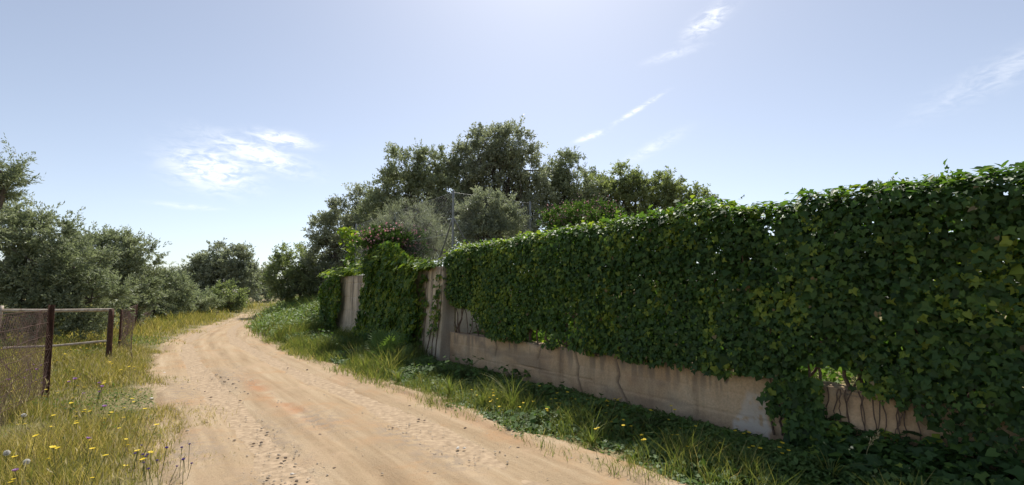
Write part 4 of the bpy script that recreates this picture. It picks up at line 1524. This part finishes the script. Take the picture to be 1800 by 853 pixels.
# dry stalks with seed heads standing in it
x, y, t, p = field(r, 9000, -1, 16, -7, 0.6)
k = in_view(x, y)
x, y = x[k], y[k]
off, hw = road_off(x, y)
k = (off < -hw - 0.15) & (r.random(len(x)) < smooth(0.35, 0.65, fbm(x * 0.8, y * 0.8, seed=505)))
x, y = x[k], y[k]
Q = np.stack([x, y, ground_z(x, y)], 1)
hgt = 0.20 + 0.22 * r.random(len(x))
hd = unit(np.stack([0.25 * r.normal(size=len(x)), 0.25 * r.normal(size=len(x)), np.ones(len(x))], 1))
finish('dry_grass', [scatter_leaves(Q, hd, rand_dirs(r, len(x)), hgt, 0.004, T_OVAL, r.random(len(x))),
                     scatter_leaves(Q + hd * (hgt * 0.85)[:, None], unit(hd + 0.4 * rand_dirs(r, len(x))), rand_dirs(r, len(x)), 0.05 + 0.03 * r.random(len(x)), 0.013, T_OVAL, r.random(len(x)))],
       M_STRAW, 'dry straw-coloured grass stalks among the meadow grass')
# broad-leaved weeds among it
parts = []
for (n, t0, t1, p0, p1, sz) in ((48000, -1, 12, -7, 0.4, 0.032), (22000, 12, 20, -8, 1, 0.045)):
    x, y, t, p = field(r, n, t0, t1, p0, p1)
    k = in_view(x, y)
    x, y = x[k], y[k]
    off, hw = road_off(x, y)
    e = -off - hw
    cl = fbm(x * 0.9, y * 0.9, seed=511)
    k = (off < 0) & (e > 0.15) & (r.random(len(x)) < smooth(0.40, 0.62, cl + 0.12 * smooth(1.5, 3, e)))
    x, y, e = x[k], y[k], e[k]
    n2 = len(x)
    z = ground_z(x, y) + 0.02 + 0.20 * r.random(n2) * smooth(0.1, 1.5, e)
    P = np.stack([x, y, z], 1)
    parts.append(scatter_leaves(P, unit(rand_dirs(r, n2) * [1, 1, 0.4]), unit(rand_dirs(r, n2) + [0, 0, 1.2]), sz * (0.6 + 0.8 * r.random(n2)), sz * 0.55, T_OVAL, np.clip(0.5 + 0.25 * r.normal(size=n2), 0, 1)))
finish('meadow_weeds', parts, M_GREEN, 'leafy green weeds among the meadow grass by the fence')

# verge under the wall: grass fringe and clover
parts = []
for (n, t0, t1, p0, p1, hh, ww) in ((36000, -3, 8, 2.9, 5.3, 0.19, 0.006), (24000, 8, 18, 2.6, 5.2, 0.26, 0.011), (24000, 18, 40, 0, 14, 0.34, 0.022), (6000, 40, 70, 2, 26, 0.4, 0.04)):
    x, y, t, p = field(r, n, t0, t1, p0, p1)
    k = in_view(x, y)
    x, y, t, p = x[k], y[k], t[k], p[k]
    off, hw = road_off(x, y)
    e = off - hw
    clump = fbm(x * 1.6, y * 1.6, seed=521)
    dens = smooth(-0.34, 0.30, e + (clump - 0.5) * 1.2) * (1 - 0.8 * smooth(0.35, 0.9, e) * (t < 9)) * smooth(0.25, 0.55, fbm(x * 4, y * 4, seed=522) + 0.08)
    k = (off > 0) & (r.random(len(x)) < dens)
    x, y, e, clump, t = x[k], y[k], e[k], clump[k], t[k]
    z = ground_z(x, y)
    h = hh * (0.45 + 0.75 * smooth(0.0, 0.5, e)) * np.where(t < 9.5, 1 - 0.7 * smooth(0.9, 1.6, e), 1) * (0.2 + 1.6 * smooth(0.25, 0.75, clump)) * (0.6 + 0.7 * r.random(len(x)))
    tint = np.clip(0.45 + 0.5 * (clump - 0.5) + 0.22 * r.normal(size=len(x)) - 0.15 * smooth(0.5, 1.5, e), 0, 1)  # sunlit fringe and darker shade towards the wall put into the tint
    parts.append(blades(r, np.stack([x, y, z - 0.01], 1), h, ww, 0.6, tint))
finish('verge_grass', parts, M_GRASS_R, 'green grass fringe between the lane and the walls')

parts = []
for (n, t0, t1, p0, p1, sz) in ((48000, -3, 9.5, 3.2, 5.29, 0.042), (18000, 9.5, 17, 3.2, 4.95, 0.045), (24000, 17, 36, 3, 12, 0.082)):
    x, y, t, p = field(r, n, t0, t1, p0, p1)
    k = in_view(x, y)
    x, y, t, p = x[k], y[k], t[k], p[k]
    off, hw = road_off(x, y)
    e = off - hw
    cl = fbm(x * 1.2, y * 1.2, seed=531)
    k = (off > 0) & (r.random(len(x)) < smooth(-0.10, 0.45, e + (cl - 0.5) * 1.0))
    x, y, e, cl, t = x[k], y[k], e[k], cl[k], t[k]
    n2 = len(x)
    hh = (0.035 + 0.55 * np.clip(cl - 0.3, 0, 1) * smooth(0.1, 0.7, e)) * np.where(t > 17, 2.6, 1.0) * np.where(t < 9.5, 1 - 0.65 * smooth(1.1, 1.8, e), 1)
    z = ground_z(x, y) + hh * (0.3 + 0.7 * r.random(n2))
    P = np.stack([x, y, z], 1)
    for a in range(2):
        parts.append(scatter_leaves(P, unit(rand_dirs(r, n2) * [1, 1, 0.35]), unit(0.5 * rand_dirs(r, n2) + [0, -0.2, 1.0]), sz * (0.5 + 1.5 * r.random(n2) ** 3), sz * (0.6 + 0.8 * r.random(n2)), T_OVAL, np.clip(0.42 + 0.22 * r.normal(size=n2) + 0.45 * (t > 17), 0, 1)))  # far bank leaves tinted lighter, sunlight painted into their colour
finish('clover', parts, M_CLOVER, 'low dark green clover carpeting the shaded strip below the walls')

# sunlit undergrowth behind the hedge, seen through its gaps
parts = []
x, y, t, p = field(r, 16000, 1.0, 9.3, 5.7, 9.5)
n2 = len(x)
z = ground_z(x, y) + 0.35 * r.random(n2) ** 1.5
P = np.stack([x, y, z], 1)
parts.append(scatter_leaves(P, unit(rand_dirs(r, n2) + [0, 0, 0.6]), rand_dirs(r, n2), 0.09, 0.05, T_OVAL, np.clip(0.7 + 0.2 * r.normal(size=n2), 0, 1)))
finish('garden_weeds', parts, M_GREEN, 'bright sunlit weeds in the garden behind the hedge')


# ------------------------------------------------------------------ single plants
def tuft_mesh(name, seed, n, h, w, lean, base_r=0.05, curl=1.3):
    """arching blades of one grass plant"""
    r = rng_of(seed)
    V, F, T = [], [], []
    for i in range(n):
        az = r.uniform(0, 2 * math.pi)
        d = np.array([math.cos(az), math.sin(az), 0])
        s = np.array([-d[1], d[0], 0])
        hh = h * (0.55 + 0.6 * r.random())
        ln = lean * (0.3 + r.random())
        p0 = d * base_r * r.random()
        k = 6
        o = len(V)
        for j in range(k):
            u = j / (k - 1)
            c = p0 + d * ln * hh * u ** 1.8 + np.array([0, 0, hh * (u - 0.42 * ln * u ** 3)])
            ww = w * (1 - 0.92 * u ** 2) * 0.5
            V += [c - s * ww, c + s * ww]
        F += [(o + 2 * j, o + 2 * j + 1, o + 2 * j + 3, o + 2 * j + 2) for j in range(k - 1)]
        T += [float(np.clip(r.normal(0.45, 0.2), 0, 1))] * (2 * k)
    me = mesh_py(name, V, F, tint=np.array(T))
    return me


for i, (px, py, h, n, lab) in enumerate([
        (900, 722, 0.62, 46, 'tall arching grass tuft standing out from the clover in mid verge'),
        (790, 700, 0.42, 44, 'bushy grass tuft on the verge below the end of the tall wall'),
        (850, 715, 0.34, 40, 'sunlit low grass tuft at the road edge before the tall arching tuft'),
        (1200, 800, 0.34, 30, 'broad-bladed grass tuft at the road edge below the low wall'),
        (1320, 842, 0.36, 40, 'sunny grass tuft at the lower picture edge beside the road end'),
        (1460, 850, 0.34, 36, 'fine grass tuft at the lower picture edge among dark ivy'),
        (1275, 815, 0.28, 34, 'small spreading grass tuft between the road and the whitewashed patch'),
        (640, 655, 0.40, 40, 'pale grass tuft in front of the ivy curtain'),
        (700, 672, 0.34, 40, 'yellowish grass tuft beneath the dwarf palm'),
        (1040, 782, 0.26, 34, 'dark grass tuft overhanging the road edge in the hedge shadow')]):
    q = on_ground(px, py)
    me = tuft_mesh('grass_tuft', 700 + i, n, h, 0.011, 0.75)
    o = link('grass_tuft', me, M_GRASS_R, loc=(q[0], q[1], 0.0))
    tag(o, lab, 'grass tuft')

# wild oat with a pale seed head
q = on_ground(1525, 848)
oat = thing('wild_oat', (q[0], q[1], 0.02), 'single wild oat stalk with pale nodding seed head near the picture edge', 'grass')
tb = Tubes()
stem = np.array([(0, 0, 0), (0.0, 0.01, 0.12), (0.02, 0.01, 0.22), (0.05, 0.01, 0.29)])
tb.add(stem, 0.0025, 5)
me = tb.build('stalk')
me.attributes.new('tint', 'FLOAT', 'POINT')
link('stalk', me, M_STRAW, oat)
r = rng_of(801)
P = np.array([0.04, 0.01, 0.27]) + np.linspace(0, 1, 26)[:, None] * np.array([0.09, 0.0, 0.10]) + 0.008 * r.normal(size=(26, 3))
V, F, T = scatter_leaves(P, unit(np.tile([0.4, 0, 0.7], (26, 1)) + 0.5 * rand_dirs(r, 26)), rand_dirs(r, 26), 0.035, 0.011, T_FOLD, r.random(26))
link('seed_head', mesh_uniform('seed_head', V, F, {'tint': T}), M_STRAW, oat)
link('blade', tuft_mesh('blade', 802, 7, 0.22, 0.009, 0.9), M_GRASS_R, oat)

# dwarf fan palm in front of the ivy curtain
q = on_ground(680, 640)
palm = thing('dwarf_palm', (q[0], q[1], 0.0), 'dark dwarf fan palm at the foot of the ivy curtain', 'palm')
r = rng_of(811)
for i in range(15):
    az, el = r.uniform(0, 2 * math.pi), RAD(r.uniform(25, 80))
    d = np.array([math.cos(az) * math.cos(el), math.sin(az) * math.cos(el), math.sin(el)])
    L = r.uniform(0.35, 0.65)
    c = d * L
    s = unit(np.cross(d, [0, 0, 1.0]))
    u = np.cross(s, d)
    V, F = [np.zeros(3) - s * 0.008, np.zeros(3) + s * 0.008, c + s * 0.006, c - s * 0.006], [(0, 1, 2, 3)]
    for k in range(15):
        a = RAD(-105 + 210 * k / 14)
        f = d * math.cos(a) + s * math.sin(a) - u * 0.25 * abs(math.sin(a))
        f = unit(f)
        g = unit(np.cross(f, u))
        l = 0.33 * (1 - 0.25 * abs(a) / 1.9)
        o = len(V)
        V += [c, c + f * l * 0.5 - g * 0.014, c + f * l - u * 0.06, c + f * l * 0.5 + g * 0.014]
        F += [(o, o + 1, o + 2, o + 3)]
    link('frond', mesh_py('frond', np.array(V), F, tint=0.4 + 0.4 * r.random()), M_CLOVER, palm)

# broad-leaved mallows at the wall corner
for (px, py, h, n, lab) in ((815, 672, 0.45, 42, 'leafy mallow plant at the corner where low and tall walls meet'), (765, 668, 0.30, 30, 'pale leafy weed at the foot of the tall wall end'),
                            (900, 672, 0.30, 34, 'dark leafy weed close under the low wall'),
                            (975, 705, 0.26, 30, 'leafy weed in the shade below the thin wall crack'), (1060, 730, 0.24, 30, 'leafy weed in the shade below the wide wall crack'), (1140, 760, 0.24, 28, 'leafy weed midway between the wide crack and the whitewashed patch'),
                            (1250, 800, 0.22, 28, 'leafy weed low down before the whitewashed patch'), (950, 750, 0.20, 26, 'leafy weed at the road edge after the tall arching tuft'), (560, 610, 0.5, 44, 'tall leafy weed on the sunny bank before the far ivy drape'),
                            (500, 585, 0.5, 44, 'bushy weed on the sunny bank at the inside of the bend')):
    q = on_ground(px, py)
    base = np.array([q[0], q[1], 0.0])
    th = thing('leafy_weed', base, lab, 'plant')
    r = rng_of(int(px))
    tb = Tubes()
    P, Yd = [], []
    for i in range(n):
        az = r.uniform(0, 2 * math.pi)
        e_ = np.array([math.cos(az) * r.uniform(0.05, 0.4), math.sin(az) * r.uniform(0.05, 0.32), h * r.uniform(0.25, 1)])
        tb.add([np.zeros(3), e_ * [0.35, 0.35, 0.6], e_], [0.005, 0.004, 0.002], 4)
        P.append(e_)
        Yd.append([math.cos(az), math.sin(az), -0.3])
    P, Yd = np.array(P), np.array(Yd)
    V, F, T = scatter_leaves(P, Yd, unit(np.tile([0, -0.25, 1.0], (n, 1)) + 0.5 * rand_dirs(r, n)), 0.095 * (0.6 + 0.6 * r.random(n)), 0.095, T_IVY2, np.clip(0.4 + 0.2 * r.normal(size=n), 0, 1))
    link('leaves', mesh_uniform('leaves', V, F, {'tint': T}), M_GREEN, th)
    me = tb.build('stems')
    link('stems', me, M_STEM, th)


# ------------------------------------------------------------------ flowers
def flower_mesh(name, petals, pr, stem_h, mats, cup=0.4, seed=0, layers=1):
    r = rng_of(seed)
    V, F, mi, T = [], [], [], []
    lean = np.array([0.12 * r.normal(), 0.12 * r.normal(), 1.0]) * stem_h
    w = 0.0022
    for k in range(3):
        a = k * 2.094
        V += [(w * math.cos(a), w * math.sin(a), 0), (lean[0] + w * math.cos(a), lean[1] + w * math.sin(a), lean[2])]
        T += [0.4, 0.5]
    for k in range(3):
        F.append((2 * k, 2 * ((k + 1) % 3), 2 * ((k + 1) % 3) + 1, 2 * k + 1))
        mi.append(0)
    for lyr in range(layers):
        for k in range(petals):
            a = 2 * math.pi * (k + 0.5 * lyr) / petals + 0.2 * r.normal()
            d = np.array([math.cos(a), math.sin(a), cup + 0.5 * lyr])
            d = d / np.linalg.norm(d)
            s = np.array([-math.sin(a), math.cos(a), 0])
            wd = pr * math.sin(math.pi / petals) * 1.1 + 0.002
            o = len(V)
            V += [tuple(lean), tuple(lean + d * pr * 0.65 - s * wd), tuple(lean + d * pr), tuple(lean + d * pr * 0.65 + s * wd)]
            T += [0.2, 0.6, 0.8, 0.6]
            F.append((o, o + 1, o + 2, o + 3))
            mi.append(1)
    me = mesh_py(name, V, F, tint=np.array(T))
    for m in mats:
        me.materials.append(m)
    me.polygons.foreach_set('material_index', mi)
    return me


def sow(name, meshes, spots, label, cat, group, seed, smin=0.8, smax=1.25):
    r = rng_of(seed)
    for (x, y) in spots:
        o = bpy.data.objects.new(name, meshes[int(r.integers(0, len(meshes)))])
        COL.objects.link(o)
        z = float(ground_z(np.array([x]), np.array([y]))[0])
        o.location = (x, y, z - 0.01)
        o.rotation_euler = (r.normal(0, 0.12), r.normal(0, 0.12), r.uniform(0, 6.28))
        s = r.uniform(smin, smax)
        o.scale = (s, s, s)
        tag(o, label, cat, group)


yel = [flower_mesh('yellow_flower', 6, 0.019, 0.17 + 0.04 * k, (M_STEM, M_YELLOW), 0.45, 900 + k) for k in range(3)]
yel_big = [flower_mesh('yellow_daisy', 10, 0.020, 0.19 + 0.05 * k, (M_STEM, M_YELLOW), 0.30, 910 + k) for k in range(3)]
mauve = [flower_mesh('mauve_thistle', 9, 0.028, 0.28 + 0.06 * k, (M_STEM, M_PURPLE), 0.9, 920 + k, 2) for k in range(2)]
violet = [flower_mesh('violet_flower', 6, 0.015, 0.16 + 0.05 * k, (M_STEM, M_VIOLET), 1.2, 930 + k, 3) for k in range(3)]

r = rng_of(950)
for k_, (px, py, sp, n, where) in enumerate([
        (950, 705, 0.45, 14, 'just past the tall arching grass tuft'), (1000, 715, 0.45, 14, 'below the thin wall crack'), (1075, 715, 0.45, 13, 'below the wide wall crack'),
        (1150, 755, 0.5, 16, 'in mid verge before the whitewashed patch'), (870, 698, 0.3, 8, 'beside the tall arching grass tuft'), (830, 690, 0.4, 7, 'near the leafy mallow at the wall corner'),
        (1225, 775, 0.4, 5, 'a little short of the whitewashed patch'), (1335, 792, 0.22, 7, 'below the whitewashed patch')]):
    q = on_ground(px, py, 0.16)
    pts = []
    for k in range(n):
        x, y = q[0] + r.normal(0, sp), q[1] + r.normal(0, sp * 0.5)
        t, p = tp(x, y)
        if 3.5 < p < 5.2:
            pts.append((x, y))
    sow('yellow_flower', yel, pts, 'small yellow flower in shaded clover, ' + where, 'flower', 'yellow flowers ' + where, 951 + k_)
for k_, (px, py, sp, n, where) in enumerate([
        (120, 628, 0.9, 34, 'inside the gate opening'), (45, 650, 0.8, 12, 'behind the rusty netting'), (165, 612, 0.8, 28, 'below the gate rails near the gate post'), (225, 652, 0.22, 16, 'in a bright cluster between gate post and road'),
        (110, 695, 0.5, 20, 'near the foot of the rusty fence post'), (190, 735, 0.5, 32, 'in the middle of the verge'), (288, 766, 0.16, 12, 'in a cluster at the road edge'), (240, 832, 0.3, 18, 'among the violet flowers'),
        (60, 830, 0.4, 14, 'in the bottom picture corner'), (250, 595, 0.9, 18, 'on the far verge beyond the gate post')]):
    q = on_ground(px, py, 0.18)
    pts = []
    for k in range(n):
        x, y = q[0] + r.normal(0, sp), q[1] + r.normal(0, sp)
        off, hw = road_off([x], [y])
        if off[0] < -hw[0] - 0.3 and y > 2.6:
            pts.append((x, y))
    sow('yellow_daisy', yel_big, pts, 'small yellow daisy ' + where, 'flower', 'yellow daisies ' + where, 971 + k_)

pts = []
for px, py in ((130, 690), (140, 693), (172, 687), (180, 682), (183, 692), (125, 688), (60, 665), (50, 660), (66, 672), (176, 733), (124, 783), (52, 833), (26, 672), (45, 650), (80, 650), (12, 688)):
    q = on_ground(px, py, 0.26)
    pts.append((q[0], q[1]))
sow('mauve_thistle', mauve, pts, 'pale mauve thistle head in the grass by the netting fence', 'flower', 'mauve thistles', 953)
pts = []
for px, py in ((237, 790), (243, 787), (256, 800), (267, 796), (262, 812), (278, 815), (330, 800), (327, 815), (333, 796), (235, 812), (268, 825), (290, 818), (281, 832), (254, 818), (320, 806), (328, 822)):
    q = on_ground(px, py, 0.17)
    pts.append((q[0] + 0.02 * r.normal(), q[1] + 0.02 * r.normal()))
sow('violet_flower', violet, pts, 'dark violet flower in the grass near the road edge', 'flower', 'violet flowers by the road', 954)

# seed clocks
for px, py, lab in ((40, 731, 'white dandelion clock just in front of the rusty fence post'), (10, 797, 'white dandelion clock at the picture edge, low in the grass'),
                    (44, 813, 'white dandelion clock nearest the bottom picture corner')):
    q = on_ground(px, py, 0.24)
    z0 = float(ground_z(np.array([q[0]]), np.array([q[1]]))[0])
    th = thing('dandelion_clock', (q[0], q[1], z0), lab, 'flower')
    tb = Tubes()
    tb.add([(0, 0, -0.02), (0.01, 0, 0.12), (0.0, 0.01, 0.24 - z0)], 0.0025, 5)
    link('stem', tb.build('stem'), M_STEM, th)
    r = rng_of(px)
    d = rand_dirs(r, 260)
    V, F, T = scatter_leaves(np.array([0, 0.01, 0.24 - z0]) + d * 0.004, d, rand_dirs(r, 260), 0.020, 0.005, T_OVAL, r.random(260))
    V2, F2, T2 = scatter_leaves(np.array([0, 0.01, 0.24 - z0]) + d * 0.018, rand_dirs(r, 260), d, 0.009, 0.007, T_OVAL, r.random(260))
    V, F, T = join([(V, F, T), (V2, F2, T2)])
    link('seed_ball', mesh_uniform('seed_ball', V, F, {'tint': T}), M_FLUFF, th)


# ------------------------------------------------------------------ stones
def stone_mesh(name, seed, mat):
    r = rng_of(seed)
    V = []
    for i in range(3):
        for j in range(6):
            a = j * math.pi / 3 + 0.25 * r.normal()
            el = (-0.5, 0.15, 0.75)[i]
            rad = (0.8, 1.0, 0.6)[i] * (0.75 + 0.45 * r.random())
            V.append((rad * math.cos(a), rad * 0.75 * math.sin(a), 0.55 * el + 0.06 * r.normal()))
    V.append((0.1 * r.normal(), 0.1 * r.normal(), 0.6))
    F = []
    for i in range(2):
        for j in range(6):
            j2 = (j + 1) % 6
            F.append((i * 6 + j, i * 6 + j2, (i + 1) * 6 + j2, (i + 1) * 6 + j))
    F += [(12 + j, 12 + (j + 1) % 6, 18) for j in range(6)]
    me = mesh_py(name, V, F)
    me.materials.append(mat)
    return me


st_g = [stone_mesh('stone', 60 + k, M_STONE) for k in range(4)]
st_d = [stone_mesh('stone', 70 + k, M_STONE_D) for k in range(4)]
st_w = [stone_mesh('stone', 80 + k, M_STONE_W) for k in range(3)]


def put_stone(px, py, s, meshes, label, group=None):
    q = on_ground(px, py)
    rr = rng_of(int(px * 7 + py))
    o = bpy.data.objects.new('stone', meshes[int(rr.integers(0, len(meshes)))])
    COL.objects.link(o)
    o.location = (q[0], q[1], 0.012)
    o.scale = (s, s, s * 0.8)
    o.rotation_euler = (0, 0, rr.uniform(0, 6.28))
    tag(o, label, 'stone', group)


put_stone(805, 790, 0.030, st_w, 'white flat stone lying alone on the open road')
put_stone(816, 790, 0.022, st_w, 'smaller white stone touching the flat white one')
put_stone(513, 836, 0.022, st_w, 'small white stone near the bottom edge in the wheel track')
put_stone(289, 657, 0.045, st_w, 'pale stone at the grass edge where the lane bends')
put_stone(266, 702, 0.034, st_w, 'pale stone on the bare patch in the meadow verge')
put_stone(330, 760, 0.036, st_g, 'grey stone by the yellow flowers at the road edge')
for px, py, s in ((562, 766, 0.026), (446, 782, 0.022), (436, 694, 0.026), (422, 706, 0.022), (487, 717, 0.022), (536, 721, 0.028), (544, 705, 0.018), (371, 700, 0.025), (736, 739, 0.028), (746, 741, 0.018), (459, 780, 0.026),
                  (412, 776, 0.02), (690, 754, 0.02), (609, 764, 0.022), (720, 715, 0.02), (502, 807, 0.026), (494, 817, 0.02), (662, 786, 0.024), (668, 790, 0.02), (700, 800, 0.02), (818, 754, 0.02), (764, 836, 0.026), (752, 833, 0.02), (521, 848, 0.022), (363, 745, 0.024),
                  (540, 651, 0.03), (506, 648, 0.026), (360, 690, 0.02), (588, 825, 0.018), (911, 789, 0.018)):
    put_stone(px, py, s, st_d, 'small dark brown stone lying loose on the dirt road', 'dark stones on the road')
r = rng_of(990)
for px, py, s in ((395, 672, 0.03), (402, 668, 0.026), (410, 676, 0.028), (388, 664, 0.03), (415, 683, 0.024), (420, 672, 0.026), (405, 690, 0.022), (380, 660, 0.028), (430, 690, 0.024), (372, 668, 0.026), (490, 802, 0.026), (460, 755, 0.024), (470, 762, 0.026), (628, 762, 0.026), (636, 756, 0.02), (320, 684, 0.03), (310, 668, 0.032), (305, 650, 0.034), (330, 712, 0.026), (345, 735, 0.03), (352, 782, 0.026), (340, 822, 0.024), (470, 842, 0.02)):
    put_stone(px, py, s, st_g, 'small pale grey stone on the gravelly left half of the road', 'grey stones on the road')

# fine gravel over the whole lane
r = rng_of(991)
VB, FB = [], []
tplV = np.array([(-1, -.6, -.3), (1, -.7, -.3), (.8, .7, -.3), (-.9, .6, -.3), (-.5, -.35, .45), (.55, -.3, .5), (.4, .4, .42), (-.45, .3, .5)])
tplF = np.array([(0, 1, 5, 4), (1, 2, 6, 5), (2, 3, 7, 6), (3, 0, 4, 7), (4, 5, 6, 7)])
N = 9000
i = r.integers(0, len(sl), 60000)
v = r.random(60000)
PX = Lrow[i] + (Rrow - Lrow)[i] * v[:, None] + 0.03 * r.normal(size=(60000, 2))
g = np.zeros(60000)
for (px, py, la, lb) in ((400, 665, 1.3, 0.30), (470, 770, 0.9, 0.25), (320, 690, 1.6, 0.28), (710, 770, 0.8, 0.25), (560, 740, 0.6, 0.3), (780, 800, 0.6, 0.3), (330, 790, 0.8, 0.35), (490, 840, 0.5, 0.3), (1130, 840, 0.6, 0.15)):
    q = on_ground(px, py)
    d = PX - q[:2]
    u, w = d @ ALONG[:2], d @ ACROSS[:2]
    g = np.maximum(g, np.exp(-((u / la) ** 2 + (w / lb) ** 2)))
dist_ = np.linalg.norm(PX, axis=1)
keep = (r.random(60000) < 0.07 + 0.42 * g) & (PX[:, 1] > 2) & (dist_ < 26)
PX = PX[keep]
n = len(PX)
s = 0.0045 + 0.010 * r.random(n) ** 3
az = r.uniform(0, 6.28, n)
c, sn = np.cos(az), np.sin(az)
vx = tplV[None, :, 0] * c[:, None] - tplV[None, :, 1] * sn[:, None]
vy = tplV[None, :, 0] * sn[:, None] + tplV[None, :, 1] * c[:, None]
V = np.stack([PX[:, 0, None] + vx * s[:, None], PX[:, 1, None] + vy * s[:, None], 0.010 + tplV[None, :, 2] * s[:, None] * 0.8 + 0 * vx], -1).reshape(-1, 3)
F = (tplF[None] + (np.arange(n) * 8)[:, None, None]).reshape(-1, 4)
tag(link('gravel', mesh_uniform('gravel', V, F), M_STONE), 'loose fine gravel scattered over the dirt road', 'gravel', kind='stuff')

if __name__ == '__main__':
    print('foliage and grass triangles:', NTRI[0], ' objects:', len(bpy.data.objects))
    print('all triangles:', sum(sum(len(p.vertices) - 2 for p in m.polygons) for m in bpy.data.meshes if m.users and len(m.polygons) < 4000) + sum(2 * len(m.polygons) for m in bpy.data.meshes if len(m.polygons) >= 4000))
